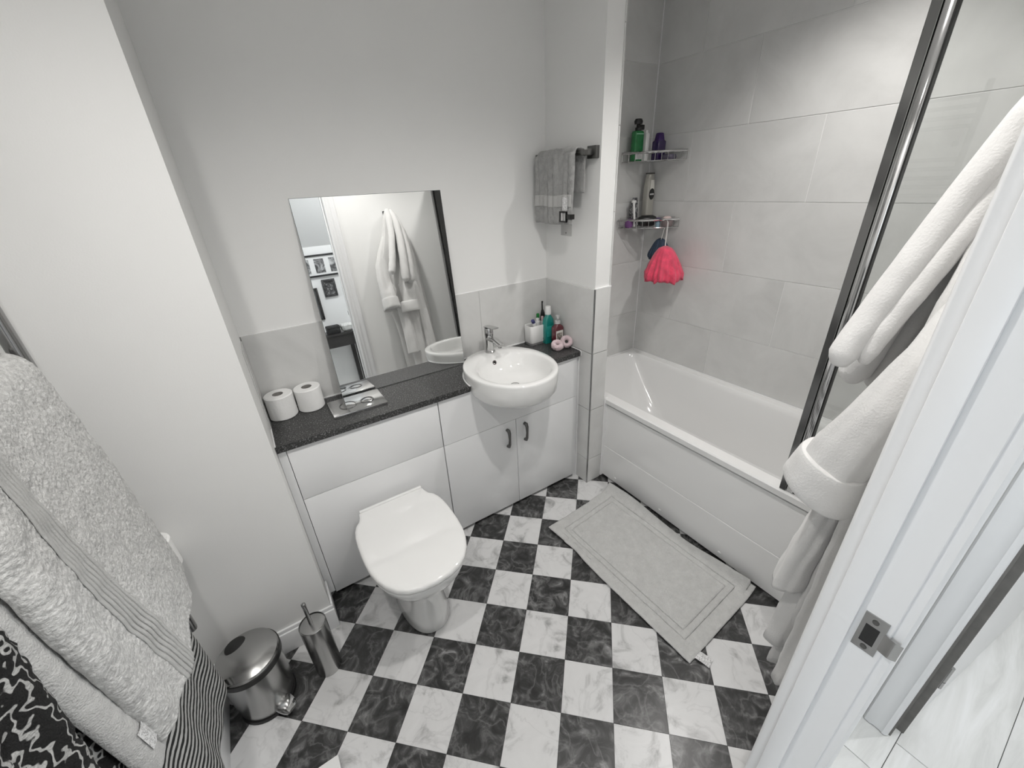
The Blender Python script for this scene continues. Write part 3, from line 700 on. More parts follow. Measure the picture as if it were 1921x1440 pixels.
tb2 = root('toothbrush', (1.39, -.05, HW+.035), 'pale pink toothbrush standing in the white holder', 'toothbrush')
leaning([(1.392, -.050, HW+.035), (1.394, -.052, HW+.12)], [.005, .004]).build('handle', PLASTW, tb2)
MB().box(-.006, .006, -.006, .006, 0, .026, .004).xf(Matrix.Translation((1.3945, -.0525, HW+.118))).build('head', mat('pale_pink_plastic', (.62, .45, .47), .4, var=.05), tb2)
eb = root('electric_toothbrush', (1.40, -.03, HW), 'black electric toothbrush behind the white holder', 'toothbrush')
leaning([(1.418, -.026, HW), (1.418, -.026, HW+.13), (1.4175, -.026, HW+.155), (1.416, -.026, HW+.17)], [.0135, .014, .010, .006]).build('handle', BLACKP, eb)
leaning([(1.416, -.026, HW+.17), (1.415, -.026, HW+.205), (1.414, -.029, HW+.218)], [.0045, .0035, .005]).build('head', BLACKP, eb)
# mouthwash
mw = root('mouthwash_bottle', (1.408, -.094, HW), 'teal mouthwash bottle with white cap in the worktop corner', 'bottle')
TEAL = mat('teal_liquid', (.01, .235, .205), .15, coat=.6, var=.12, vscale=20)
mx_, my_ = 1.404, -.094
MB().rings([rrb(mx_, my_, 0.0280, .017, HW, .008), rrb(mx_, my_, 0.0295, .0185, HW+.005, .009), rrb(mx_, my_, 0.0295, .0185, HW+.11, .009), rrb(mx_, my_, 0.0270, .0175, HW+.135, .01), rrb(mx_, my_, .014, .0135, HW+.158, .012), rrb(mx_, my_, .012, .012, HW+.163, .0118)]).build('bottle', TEAL, mw, ang=50)
MB().lathe([(.0125, .160), (.0165, .163), (.0165, .180), (.0145, .205), (.013, .207), (.0001, .207)], (mx_, my_, HW), 24).build('cap', PLASTW, mw)
MB().box(mx_-.0215, mx_+.0215, my_-.0193, my_-.0185, HW+.04, HW+.10).build('front_label', mat('teal_label', (.03, .36, .32), .4, var=.3, vscale=60), mw, False)
# soap dispenser
sx_, sy_ = 1.421, -.154
sd_ = root('soap_bottle', (sx_, sy_, HW), 'dark red hand soap bottle with clear pump and printed label', 'bottle')
MAROON = mat('dark_red_liquid', (.10, .012, .02), .12, coat=.6, var=.2, vscale=30)
MB().rings([rrb(sx_, sy_, .028, .019, HW, .008), rrb(sx_, sy_, .030, .021, HW+.005, .009), rrb(sx_, sy_, .030, .021, HW+.098, .010), rrb(sx_, sy_, .026, .019, HW+.108, .012), rrb(sx_, sy_, .015, .014, HW+.116, .012), rrb(sx_, sy_, .014, .013, HW+.122, .012)]).build('bottle', MAROON, sd_, ang=50)
MB().box(sx_-.026, sx_+.021, sy_-.0222, sy_-.0213, HW+.012, HW+.086, .0003, 1).build('label', mat('cream_label', (.72, .70, .66), .5, var=.04), sd_, False)
MB().box(sx_-.021, sx_+.014, sy_-.0226, sy_-.0221, HW+.026, HW+.074).build('label_print', ramp_mat('botanical_print', [(.3, (.10, .08, .07)), (.48, (.20, .17, .15)), (.56, (.55, .52, .47)), (.8, (.3, .27, .24))], 70, 1.5, 3, .5, rnd=False), sd_, False)
CLEARP = mat('clear_pump', (.55, .55, .55), .15, coat=.4, var=.05)
MB().lathe([(.016, .121), (.0165, .135), (.014, .138), (.007, .140), (.0065, .155), (.011, .157), (.011, .166), (.0001, .168)], (sx_, sy_, HW), 24).build('pump', CLEARP, sd_)
MB().tube([(sx_, sy_, HW+.160), (sx_-.012, sy_-.018, HW+.161), (sx_-.018, sy_-.028, HW+.155)], [.006, .005, .004], 10).build('nozzle', CLEARP, sd_)
# fluffy pink bands
PINKF = mat('pale_pink_fluff', (.70, .55, .58), .95, bump=1, bscale=240, var=.06, vscale=40, sheen=.5)
for (cx_, cy__, tilt, lab) in ((1.372, -.215, 22, 'pale pink fluffy wristband in front of the soap bottle'), (1.428, -.222, 58, 'pale pink fluffy wristband at the worktop end, tipped on its side')):
    o = root('fluffy_wristband', (cx_, cy__, HW), lab, 'wristband', 'pink fluffy wristbands on the worktop')
    b = MB(); v = []; f = []; n1, n2 = 36, 20
    for i in range(n1):
        for j in range(n2):
            A, B = 2*pi*i/n1, 2*pi*j/n2; q = Vector((cos(A)*(.0215+.0125*cos(B)), sin(A)*(.0215+.0125*cos(B)), .0185*sin(B)))
            v.append(q*(1+.09*noise.noise(q*110+Vector((cx_*50, 0, 0)))))
            f.append((i*n2+j, ((i+1) % n1)*n2+j, ((i+1) % n1)*n2+(j+1) % n2, i*n2+(j+1) % n2))
    b.add(v, f).xf(Matrix.Translation((cx_, cy__, HW+(.022 if tilt < 40 else .031))) @ Matrix.Rotation(radians(-30), 4, 'Z') @ Matrix.Rotation(radians(tilt), 4, 'X'))
    lowest = min(p[2] for p in b.v); b.v = [(p[0], p[1], p[2]-lowest+HW) for p in b.v]
    b.build('band', PINKF, o, ang=180)

# ---------------------------------------------------------------- towel rail, small towel, hook
tr_ = root('towel_rail', (WX, -.2, 1.74), 'dark chrome towel rail on the short partition wall', 'towel rail')
RX, RZ = 1.405, 1.742
MB().box(WX-.012, WX+.009, -.372, -.318, RZ-.024, RZ+.024, .002).build('mount_plate', GUN, tr_)
MB().box(RX-.012, WX-.01, -.358, -.334, RZ-.012, RZ+.012, .003).build('bracket', GUN, tr_)
MB().box(RX-.012, WX+.009, -.040, -.016, RZ-.012, RZ+.012, .003).build('bracket', GUN, tr_)
MB().lathe([(.0105, -.345), (.0105, -.02)], (RX, 0, RZ), 18, 'y').build('bar', GUN, tr_)
stw = root('hand_towel', (RX, -.17, 1.45), 'grey terry hand towel folded over the dark towel rail', 'towel')
def towelf(u, v):
    # v 0 front hem .. 1 back hem
    y = -.040-.272*u; Lf, Lb, rad = .285, .155, .019
    tot = Lf+pi*rad+Lb; s_ = v*tot
    w_ = .006*sin(u*17+s_*6)+.004*sin(u*31+1)
    if s_ < Lf: x = RX-rad-.004*sin(s_*9); z = RZ-(Lf-s_)+.002*sin(u*9); x += -abs(w_)*(1.2-s_); 
    elif s_ < Lf+pi*rad: a_ = (s_-Lf)/rad; x = RX-rad*cos(a_)+w_*.2; z = RZ+rad*sin(a_)
    else: x = RX+rad-.001; z = RZ-(s_-Lf-pi*rad)
    k = 1-.0*v; y2 = y
    if s_ > Lf+pi*rad*.5: y2 = y-.022*min(1, (s_-Lf)/.08)
    y2 += .012*sin(z*14)*(1-v)*.6
    return (x, y2, z)
MB().cloth(towelf, 60, 110, .012, .0022, 60, 1).build('towel', SMALLT, stw, ang=180)
def bandf(u, v):
    p = Vector(towelf(u*.98+.01, .15+.10*v)); return p+Vector((-.0078, 0, 0))
MB().cloth(bandf, 40, 12, .002).build('woven_band', BAND, stw, ang=180)
MB().cloth(lambda u, v: Vector(towelf(.78+.16*u, .12+.11*v))+Vector((-.0095, 0, 0)), 10, 10, .0015).build('care_tag', LBL, stw)
hk = root('adhesive_hook', (1.385, -.235, 1.49), 'black square clip hook hanging in front of the grey hand towel', 'hook')
b = MB(); hxp = 1.366
for q in ((-0.280, -0.273, 1.468, 1.515), (-0.238, -0.231, 1.468, 1.515), (-0.273, -0.238, 1.468, 1.475), (-0.273, -0.238, 1.508, 1.515)): b.box(hxp, hxp+.010, q[0], q[1], q[2], q[3], .001, 1)
b.build('frame', BLACKG, hk, False)
MB().box(hxp+.003, hxp+.008, -0.274, -0.237, 1.474, 1.509).build('face', CHROME, hk, False)
MB().box(hxp+.002, hxp+.022, -0.314, -0.278, 1.482, 1.503, .002).build('arm', BLACKG, hk)
ap = root('adhesive_pad', (WX, -.16, 1.42), 'clear square adhesive pad on the wall below the hand towel', 'adhesive pad')
MB().box(WX+.006, WX+.0095, -.205, -.125, 1.395, 1.455, .001, 1).build('pad', mat('frosted_plastic', (.50, .50, .49), .3, var=.04), ap)
MB().lathe([(.0001, -.001), (.003, -.001), (.003, 0)], (WX+.006, -.165, 1.408), 10, 'x').build('pin', BLACKP, ap)

# ---------------------------------------------------------------- corner caddies
def caddy(z0, label):
    o = root('corner_caddy', (2.14, -.1, z0), label, 'shower caddy', 'chrome corner caddies above the bath')
    A, B, Cn = Vector((2.008, .012, 0)), Vector((XB-.010, -.232, 0)), Vector((XB-.010, .012, 0))
    # front edge bulges a little towards the room
    front = [A+(B-A)*t_+Vector((-.65, -.75, 0))*(.03*sin(pi*t_)) for t_ in [k/10 for k in range(11)]]
    zt = Vector((0, 0, z0+.042)); zb = Vector((0, 0, z0))
    MB().tube([p+zt for p in front], .0068, 10).build('top_rail', CHROME, o)
    MB().tube([p+zb for p in front], .0025, 8).build('bottom_rail', CHROME, o)
    MB().tube([A+zt, Cn+zt, B+zt], .0025, 8).build('back_rail', CHROME, o)
    MB().tube([A+zb, Cn+zb, B+zb], .0025, 8).build('back_rail', CHROME, o)
    for k in range(11): MB().tube([front[k]+zb, front[k]+zt], .0016, 6).build('upright', CHROME, o)
    for k in range(1, 10):
        t_ = k/10; p = front[k]; q = Vector((min(p.x+(.24)*1.0, XB-.010), p.y, 0)) if False else Cn+(A-Cn)*(1-t_) if t_ < 1 else Cn
        MB().tube([p+zb, Vector((p.x+(XB-.010-p.x), p.y, 0))+zb], .0016, 6).build('base_wire', CHROME, o)
    MB().box(2.03, 2.16, .0185, .0218, z0+.01, z0+.055, .001, 1).build('adhesive_plate', mat('frosted_plastic', (.5, .5, .5), .3), o)
    MB().box(XB-.0035, XB-.0002, -.20, -.08, z0+.01, z0+.055, .001, 1).build('adhesive_plate', mat('frosted_plastic', (.5, .5, .5), .3), o)
    return o
caddy(1.712, 'upper chrome corner caddy holding green and purple bottles')
caddy(1.370, 'lower chrome corner caddy with razors and soap, bath puffs below')
def zb(z): return z+.0045
Z1 = zb(1.712-.001); Z2 = zb(1.370-.001)
# green pump bottle
gx, gy = 2.072, -.030
gb = root('shampoo_bottle', (gx, gy, Z1), 'green bottle with black flip pump in the upper caddy', 'bottle')
GRN = mat('green_bottle', (.012, .17, .045), .25, coat=.3, var=.25, vscale=50)
MB().rings([rrb(gx, gy, 0.0320, .016, Z1, .007), rrb(gx, gy, 0.0335, .0175, Z1+.005, .008), rrb(gx, gy, 0.0335, .0175, Z1+.135, .008), rrb(gx, gy, 0.0300, .016, Z1+.142, .009), rrb(gx, gy, .014, .012, Z1+.146, .01)]).build('bottle', GRN, gb, ang=50)
MB().box(gx-.028, gx+.028, gy-.0184, gy-.0174, Z1+.008, Z1+.035).build('white_label', mat('pale_label', (.62, .63, .62), .5, var=.2, vscale=80), gb, False)
MB().box(gx-.028, gx+.028, gy-.0182, gy-.0174, Z1+.127, Z1+.131).build('label_line', mat('mint_label', (.3, .55, .4), .5, var=.1), gb, False)
MB().lathe([(.016, .144), (.017, .158), (.012, .162), (.010, .176)], (gx, gy, Z1), 20).build('collar', BLACKP, gb)
MB().rings([sup(gx-.006, gy-.004, .024, .017, Z1+.174, 20), sup(gx-.006, gy-.004, .027, .019, Z1+.187, 20), sup(gx-.006, gy-.004, .020, .014, Z1+.198, 20)]).build('pump_head', BLACKP, gb, ang=50)
MB().box(gx+.006, gx+.034, gy-.014, gy+.012, Z1+.148, Z1+.172, .003).build('spout_guard', BLACKP, gb)
# white slim bottle
wx_, wy_ = 2.128, -.040
wb = root('slim_white_bottle', (wx_, wy_, Z1), 'slim white bottle wedged between green and purple bottles', 'bottle')
MB().rings([rrb(wx_, wy_, .012, .014, Z1, .006), rrb(wx_, wy_, .013, .015, Z1+.01, .006), rrb(wx_, wy_, .013, .015, Z1+.128, .006), rrb(wx_, wy_, .009, .010, Z1+.134, .006)]).build('bottle', PLASTW, wb, ang=50)
MB().lathe([(.009, .132), (.009, .146), (.0001, .147)], (wx_, wy_, Z1), 16).build('cap', PLASTW, wb)
# purple bottle
px_, py_ = 2.185, -.085
pb = root('shower_gel_bottle', (px_, py_, Z1), 'dark purple bottle with tapered cap in the upper caddy', 'bottle')
PUR = mat('purple_bottle', (.028, .012, .075), .22, coat=.3, var=.15, vscale=30)
MB().rings([rrb(px_, py_, .030, .022, Z1, .008), rrb(px_, py_, .032, .024, Z1+.006, .009), rrb(px_, py_, .032, .024, Z1+.088, .009), rrb(px_, py_, .028, .021, Z1+.094, .009)]).build('bottle', PUR, pb, ang=50)
MB().rings([rrb(px_, py_, .025, .019, Z1+.093, .008), rrb(px_, py_, .018, .015, Z1+.128, .008), rrb(px_, py_, .014, .012, Z1+.131, .008)]).build('cap', mat('purple_cap', (.04, .010, .11), .3, var=.1), pb, ang=50)
pf_ = root('shower_pouch', (2.19, -.16, Z1), 'grey violet pouch lying at the right end of the upper caddy', 'pouch')
MB().rings([sup(2.185, -.158, .03, .034, Z1, 20, 3), sup(2.185, -.158, .034, .038, Z1+.01, 20, 3), sup(2.185, -.158, .03, .034, Z1+.022, 20, 3), sup(2.185, -.158, .02, .024, Z1+.026, 20, 3)]).build('pouch', mat('violet_grey', (.10, .09, .13), .5, var=.1), pf_)

# lower caddy
bx_, by_ = 2.205, -.028
sb = root('pale_bottle', (bx_, by_, Z2), 'tall pale grey bottle with round black label in the lower caddy', 'bottle')
PALE = mat('pale_grey_bottle', (.42, .41, .37), .3, coat=.2, var=.05)
MB().rings([rrb(bx_, by_, .028, .02, Z2, .01), rrb(bx_, by_, .030, .022, Z2+.01, .012), rrb(bx_, by_, .030, .022, Z2+.20, .012), rrb(bx_, by_, .024, .018, Z2+.25, .01), rrb(bx_, by_, .020, .016, Z2+.275, .01)]).build('bottle', PALE, sb, ang=50)
MB().box(bx_-.021, bx_+.021, by_-.017, by_+.017, Z2+.274, Z2+.282, .003).build('lid', GUN, sb)
MB().rings([[Vector((bx_+.022*cos(a_), by_-.0235, Z2+.17+.030*sin(a_))) for a_ in (2*pi*k/28 for k in range(28))], [Vector((bx_+.022*cos(a_), by_-.0215, Z2+.17+.030*sin(a_))) for a_ in (2*pi*k/28 for k in range(28))]]).build('round_label', BLACKP, sb, False)
b = MB()
for k in range(5): b.box(bx_-.016+.0068*k, bx_-.0118+.0068*k, by_-.0240, by_-.0234, Z2+.165, Z2+.173)
b.build('label_print', PLASTW, sb, False)
MB().box(bx_-.016, bx_+.016, by_-.0232, by_-.0215, Z2+.195, Z2+.245, .001, 1).build('upper_label', mat('ivory_label', (.66, .65, .60), .5, var=.1), sb)
fb_ = root('folding_brush', (2.09, -.012, Z2), 'dark patterned tube standing at the left end of the lower caddy', 'tube')
MB().rings([rrb(2.105, -.014, .026, .014, Z2, .006), rrb(2.108, -.010, .025, .012, Z2+.10, .006), rrb(2.116, -.006, .017, .006, Z2+.155, .004)]).build('tube', ramp_mat('dark_print', [(.35, (.02, .02, .02)), (.5, (.08, .08, .09)), (.6, (.45, .45, .45)), (.8, (.1, .1, .1))], 60, 1, 3, .4, rnd=False), fb_, ang=50)
rz = root('razor', (2.06, -.05, Z2), 'white handled razor propped in the lower caddy', 'razor')
MB().tube([(2.066, -.062, Z2+.004), (2.068, -.054, Z2+.06), (2.078, -.034, Z2+.135)], [.005, .006, .007], 10).build('handle', PLASTW, rz)
MB().box(2.066, 2.094, -.040, -.026, Z2+.130, Z2+.144, .003).build('head', PLASTW, rz)
vp = root('violet_sponge', (2.05, -.028, Z2), 'small violet sponge at the left end of the lower caddy', 'sponge')
MB().rings([sup(2.050, -.034, .020, .018, Z2+.0, 20, 2.4), sup(2.050, -.034, .024, .021, Z2+.015, 20, 2.4), sup(2.050, -.034, .022, .019, Z2+.038, 20, 2.4), sup(2.050, -.034, .012, .010, Z2+.046, 20, 2.4)]).build('sponge', mat('violet_foam', (.17, .07, .21), .8, bump=.5, bscale=150, var=.1), vp)
bp_ = root('black_bottle', (2.13, -.09, Z2), 'black bottle lying on its side along the lower caddy', 'bottle')
MB().tube([(2.090, -.070, Z2+.030), (2.105, -.080, Z2+.032), (2.155, -.112, Z2+.032), (2.170, -.121, Z2+.030)], [.022, .031, .031, .024], 24).build('bottle', BLACKP, bp_)
MB().tube([(2.170, -.121, Z2+.030), (2.196, -.137, Z2+.030)], [.017, .016], 18).build('cap', mat('purple_cap', (.05, .02, .10), .3), bp_)
lb_ = root('blue_bottle', (2.17, -.13, Z2), 'small pale blue bottle in the middle of the lower caddy', 'bottle')
MB().lathe([(.012, 0), (.013, .003), (.013, .026), (.008, .03), (.008, .036), (.0001, .037)], (2.152, -.158, Z2), 18).build('bottle', mat('pale_blue_plastic', (.22, .32, .38), .3, var=.05), lb_)
sdh = root('soap_dish', (2.205, -.185, Z2), 'grey soap dish at the right end of the lower caddy', 'soap dish')
MB().rings([sup(2.200, -.180, .028, .026, Z2+.0, 24, 3), sup(2.200, -.180, .034, .032, Z2+.006, 24, 3), sup(2.200, -.180, .037, .035, Z2+.034, 24, 3), sup(2.200, -.180, .033, .031, Z2+.034, 24, 3), sup(2.200, -.180, .028, .026, Z2+.012, 24, 3)]).build('dish', mat('mauve_grey_plastic', (.24, .20, .20), .4, var=.1), sdh, ang=50)
sbr = root('soap_bar', (2.2, -.18, Z2+.02), 'pale pink soap bar lying in the soap dish', 'soap')
MB().rings([sup(2.197, -.183, .02, .016, Z2+0.021, 20, 2.6), sup(2.197, -.183, .026, .02, Z2+0.032, 20, 2.6), sup(2.197, -.183, .025, .019, Z2+0.048, 20, 2.6), sup(2.197, -.183, .014, .010, Z2+0.055, 20, 2.6)]).build('bar', mat('pale_pink_soap', (.70, .56, .54), .5, var=.04), sbr)

# bath puffs
def puff(name, c, rx, rz_, col_m, label, seed, hang):
    o = root(name, c, label, 'bath puff'); c = Vector(c)
    # gathered netting: nested bell-shaped skirts, each with its own ruffles, open at the bottom
    for k in range(7):
        f_ = 1-.11*k; sh_y = (k % 3-1)*.05
        def fn(u, v, k=k, f_=f_, sh_y=sh_y):
            a_ = 2*pi*u; h = v
            r_ = (.10+.95*h**.50)*(1-.12*max(0, h-.8)/.2)*f_
            r_ *= 1+(.11*sin(a_*7+k*1.9+seed)+.10*sin(a_*17-k+seed*2)+.05*noise.noise(Vector((a_*6, k, h*8))))*h
            z = 1-2*h*(.93+.07*f_)+.10*sin(a_*5+k*2.3+seed)*h*h+.05*sin(a_*11+k)*h
            return c+Vector((rx*r_*cos(a_), rx*(r_*sin(a_)+sh_y*h), rz_*z))
        MB().cloth(fn, 84, 16, .0014).build('ruffle', col_m, o, ang=180)
    MB().tube(hang, .0016, 6).build('string', mat('string_white', (.7, .68, .66), .9, bump=.2, bscale=300), o)
    return o
PINKN = mat('coral_pink_mesh', (.80, .062, .135), .6, bump=.8, bscale=260, sheen=.3, var=.25, vscale=25)
BLUEN = mat('slate_blue_mesh', (.030, .050, .085), .7, bump=.8, bscale=260, var=.2, vscale=25)
puff('bath_puff', (2.110, -.262, 1.190), .104, .092, PINKN, 'coral pink bath puff hanging below the lower caddy', 1, [(2.105, -.262, 1.26), (2.118, -.250, 1.34), (2.140, -.235, 1.41), (2.16, -.21, 1.412), (2.146, -.235, 1.40), (2.12, -.254, 1.33), (2.108, -.262, 1.26)])
puff('bath_puff', (2.178, -.170, 1.255), .062, .055, BLUEN, 'slate blue bath puff half hidden behind the pink one', 4, [(2.165, -.180, 1.29), (2.17, -.19, 1.35), (2.175, -.192, 1.372)])

# ---------------------------------------------------------------- ladder radiator with towels on the left wall
rad = root('towel_radiator', (XL, -.82, .45), 'tall chrome ladder towel radiator behind the grey towels', 'radiator')
RXX = XL+.050
for yy in (-1.02, -.565): MB().lathe([(.0001, .44), (.014, .445), (.015, .45), (.015, 1.995), (.014, 2.0), (.0001, 2.005)], (RXX, yy, 0), 20).build('upright', CHROMED, rad)
zs = [.50+.046*k for k in range(4)]+[.78+.046*k for k in range(5)]+[1.10+.046*k for k in range(6)]+[1.46+.046*k for k in range(5)]+[1.80+.046*k for k in range(4)]
for z in zs: MB().lathe([(.0105, -1.015), (.0105, -.57)], (RXX, 0, z), 14, 'y').build('rung', CHROMED, rad)
for yy in (-.96, -.64):
    for z in (.62, 1.72): MB().lathe([(.016, 0), (.016, .006), (.007, .008), (.007, .045)], (XL+.0005, yy, z), 16, 'x').build('bracket', CHROMED, rad)

# towel draped over a rung
tw = root('bath_towel', (-.31, -.82, .69), 'thick grey terry bath towel with ribbed border band, nearest on the radiator', 'towel', 'towels on the radiator')
def fx(z): t_ = max(0, min(1, (1.36-z)/.67)); return -.348+.062*t_**.9
def bigt(u, v):
    y = -.592-.462*u
    z = .690+.70*v
    x = fx(z)+.007*sin(u*7+z*6)+.006*sin(u*15+1+z*4)*(1-v)
    if z > 1.33: q = (z-1.33)/.06; x -= .028*q*q; z = 1.33+.045*sin(min(1, q)*1.4)
    z += .010*(sin(u*4.2)-.4)*(1-v)-.008*u*(1-v)+.022*(1-v)*max(0, 1-u*3); x += .0035*noise.noise(Vector((y*22, z*22, 3)))
    if u > .93: x -= .028*((u-.93)/.07)**2
    if u < .06: x -= .018*((.06-u)/.06)**2
    return (x, y+.008*sin(z*9)*(1-u)+.006*sin(z*11)*u, z)
MB().cloth(bigt, 200, 300, .026, .0016, 150, 5).build('front_layer', TERRY, tw, ang=180)
for k in range(6):
    def rb(u, v, k=k):
        p = Vector(bigt(.655+.022*k+.018*u, .005+.98*v)); return p+Vector((.0145+.002*sin(u*pi), 0, 0))
    MB().cloth(rb, 4, 120, .004).build('band_rib', BAND, tw, ang=180)
tw2 = root('bath_towel', (-.345, -.83, .60), 'smooth grey bath towel with a white care tag, hanging lower behind', 'towel', 'towels on the radiator')
def bt2(u, v):
    y = -.64-.455*u; z = .645+.67*v
    x = fx(z)-.036+.004*sin(u*9+z*4)
    if u > .93: x -= .02*((u-.93)/.07)**2
    return (x, y, z-.018*u*(1-v)+.006*sin(u*9)*(1-v))
MB().cloth(bt2, 70, 110, .020, .002, 60, 2).build('layer', TERRYL, tw2, ang=180)
MB().cloth(lambda u, v: Vector(bt2(.885+.075*v, .095+.085*u))+Vector((.0150, 0, 0)), 6, 6, .0012).build('care_tag', LBL, tw2)

gs = root('striped_top', (-.35, -.75, .22), 'black and white striped top hanging under the grey towels', 'clothing')
def strp(u, v):
    y = -.628-.40*u; z = .235+.56*v
    x = -.338-.002*u+.005*sin(u*9+z*3)*(1-v*.5)+.003*sin(u*19)*(1-v)
    t_ = (1-v)
    y += .02*sin(z*9)*u-.012*t_*(1-u)+.03*v*(1-u)*-1
    z += .03*u*t_+.006*sin(u*14)*t_
    return (x, y, z)
MB().cloth(strp, 60, 70, .004, .0012, 25, 1).build('jersey', STRIPE, gs, ang=180)
gk = root('patterned_fleece', (-.33, -1.25, .5), 'black fleece with white swirling pattern in the near left corner', 'clothing')
def fle(u, v):
    y = -1.050-.38*u; z = .36+.78*v
    x = -.366+.012*sin(u*12+z*5)+.008*sin(u*25+z*9)-.010*u
    return (x, y+.008*sin(z*8), z)
MB().cloth(fle, 60, 80, .022, .005, 40, 9).build('fleece', ZEBRA, gk, ang=180)
hkf = root('coat_hook', (XL, -1.25, 1.12), 'chrome hook carrying the black patterned fleece', 'hook')
MB().lathe([(.02, 0), (.02, .005), (.006, .008), (.006, .075), (.009, .077), (.009, .081), (.0001, .083)], (XL, -1.25, 1.115), 16, 'x').build('peg', CHROME, hkf)

# ---------------------------------------------------------------- robe on the front wall
rbk = root('robe_hook', (1.155, YF, 1.73), 'black hook holding the white robe', 'hook')
MB().box(1.135, 1.175, YF, YF+.008, 1.715, 1.765, .002).build('plate', BLACKP, rbk)
MB().tube([(1.155, YF+.006, 1.735), (1.155, YF+.05, 1.733), (1.155, YF+.06, 1.748)], .006, 10).build('peg', BLACKP, rbk)
rob = root('bathrobe', (1.15, -1.62, .25), 'white fleece bathrobe hanging on the wall beside the door', 'bathrobe')
def folds(name, secs, m, nf, amp, n=96, ph=0, sub=6, par=None):
    """secs: (z, cx, cy, rx, ry, fold amplitude factor, tilt of the section)"""
    secs = [tuple(q)+(0,)*(7-len(q)) for q in secs]
    rs = []
    for i in range(len(secs)-1):
        for k in range(sub):
            t_ = k/sub; rs.append([p*(1-t_)+q*t_ for p, q in zip(secs[i], secs[i+1])])
    rs.append(list(secs[-1]))
    R_ = []
    for z, cx_, cy__, rx, ry, fa, ti in rs:
        r_ = []
        for k in range(n):
            a_ = 2*pi*k/n; s_, c = sin(a_), cos(a_)
            fo = 1+fa*amp*(sin(a_*nf+ph+z*2.1)+.5*sin(a_*round(nf*1.7)+ph*2-z*3.3))
            x = cx_+rx*c*fo; y = cy__+ry*math.copysign(abs(s_)**.8, s_)*fo
            p = Vector((x, y, z+ti*(y-cy__))); p += Vector((0, .004, 0))*noise.noise(p*18); p.y = max(p.y, YF+.004)
            r_.append(p)
        R_.append(r_)
    return MB().rings(R_).build(name, m, par or rob, ang=180)
# main drape
folds('body', [(1.755, 1.155, -1.665, .022, .030, 0), (1.72, 1.17, -1.668, .05, .040, .4), (1.60, 1.18, -1.668, .088, .042, .8), (1.42, 1.165, -1.664, .135, .046, 1), (1.20, 1.155, -1.660, .155, .050, 1), (.95, 1.175, -1.655, .150, .056, 1), (.75, 1.19, -1.652, .142, .060, 1.1), (.50, 1.205, -1.648, .145, .064, 1.2), (.285, 1.22, -1.642, .152, .070, 1.3), (.280, 1.22, -1.642, .12, .05, 1)], ROBEM, 9, .10)
# front panels that hang below the cuffs
folds('front_panel', [(1.20, 1.10, -1.63, .04, .02, .3), (1.0, 1.10, -1.60, .05, .030, .6), (.85, 1.10, -1.578, .045, .030, 1), (.70, 1.10, -1.562, .048, .034, 1), (.632, 1.10, -1.558, .050, .036, 1), (.628, 1.10, -1.558, .04, .02, 1)], ROBEM, 4, .10, 48, 1)
folds('front_panel', [(1.20, 1.17, -1.64, .04, .02, .3), (.9, 1.165, -1.61, .05, .032, 1), (.6, 1.155, -1.588, .056, .036, 1), (.385, 1.150, -1.580, .064, .040, 1), (.380, 1.15, -1.580, .05, .02, 1)], ROBEM, 4, .12, 48, 2.4)
folds('front_panel', [(1.20, 1.25, -1.64, .04, .02, .3), (.9, 1.26, -1.615, .045, .030, 1), (.6, 1.265, -1.595, .05, .034, 1), (.32, 1.27, -1.588, .058, .038, 1), (.315, 1.27, -1.588, .05, .02, 1)], ROBEM, 4, .12, 48, 4.1)
# sleeves with turned-back cuffs
s1 = folds('sleeve', [(1.58, 1.11, -1.682, .030, .016, .3), (1.46, 1.06, -1.672, .045, .026, .5), (1.36, 1.02, -1.655, .050, .034, .6), (1.25, 1.004, -1.628, .054, .042, .8), (1.15, 1.004, -1.600, .058, .052, .7, .15), (1.03, 1.004, -1.578, .058, .056, .4, .3), (1.025, 1.004, -1.578, .05, .03, .4, .3)], ROBEM, 5, .07, 64, .5)
folds('cuff', [(1.102, 1.004, -1.588, .056, .052, 0, .3), (1.100, 1.004, -1.588, .064, .060, .2, .3), (1.092, 1.004, -1.586, .066, .062, .2, .3), (1.022, 1.004, -1.576, .069, .070, .2, .36), (1.014, 1.004, -1.576, .067, .068, .2, .36), (1.015, 1.004, -1.576, .058, .058, .2, .36), (1.05, 1.004, -1.578, .05, .05, .2, .3)], ROBEM, 3, .04, 64, 1, 4, s1)
s2 = folds('sleeve', [(1.58, 1.20, -1.67, .030, .020, .3), (1.45, 1.205, -1.655, .048, .030, .6), (1.30, 1.19, -1.635, .056, .040, .8), (1.14, 1.165, -1.600, .064, .048, .8), (1.01, 1.155, -1.588, .068, .048, .4), (1.005, 1.155, -1.588, .05, .03, .4)], ROBEM, 5, .07, 64, 1.7)
folds('cuff', [(1.062, 1.155, -1.592, .066, .046, 0), (1.060, 1.155, -1.592, .076, .055, .2), (1.052, 1.155, -1.591, .078, .057, .2), (.978, 1.153, -1.586, .082, .062, .2, .1), (.970, 1.153, -1.586, .080, .060, .2, .1), (.971, 1.153, -1.586, .07, .05, .2, .1), (1.01, 1.153, -1.586, .06, .04, .2)], ROBEM, 3, .04, 64, 2, 4, s2)
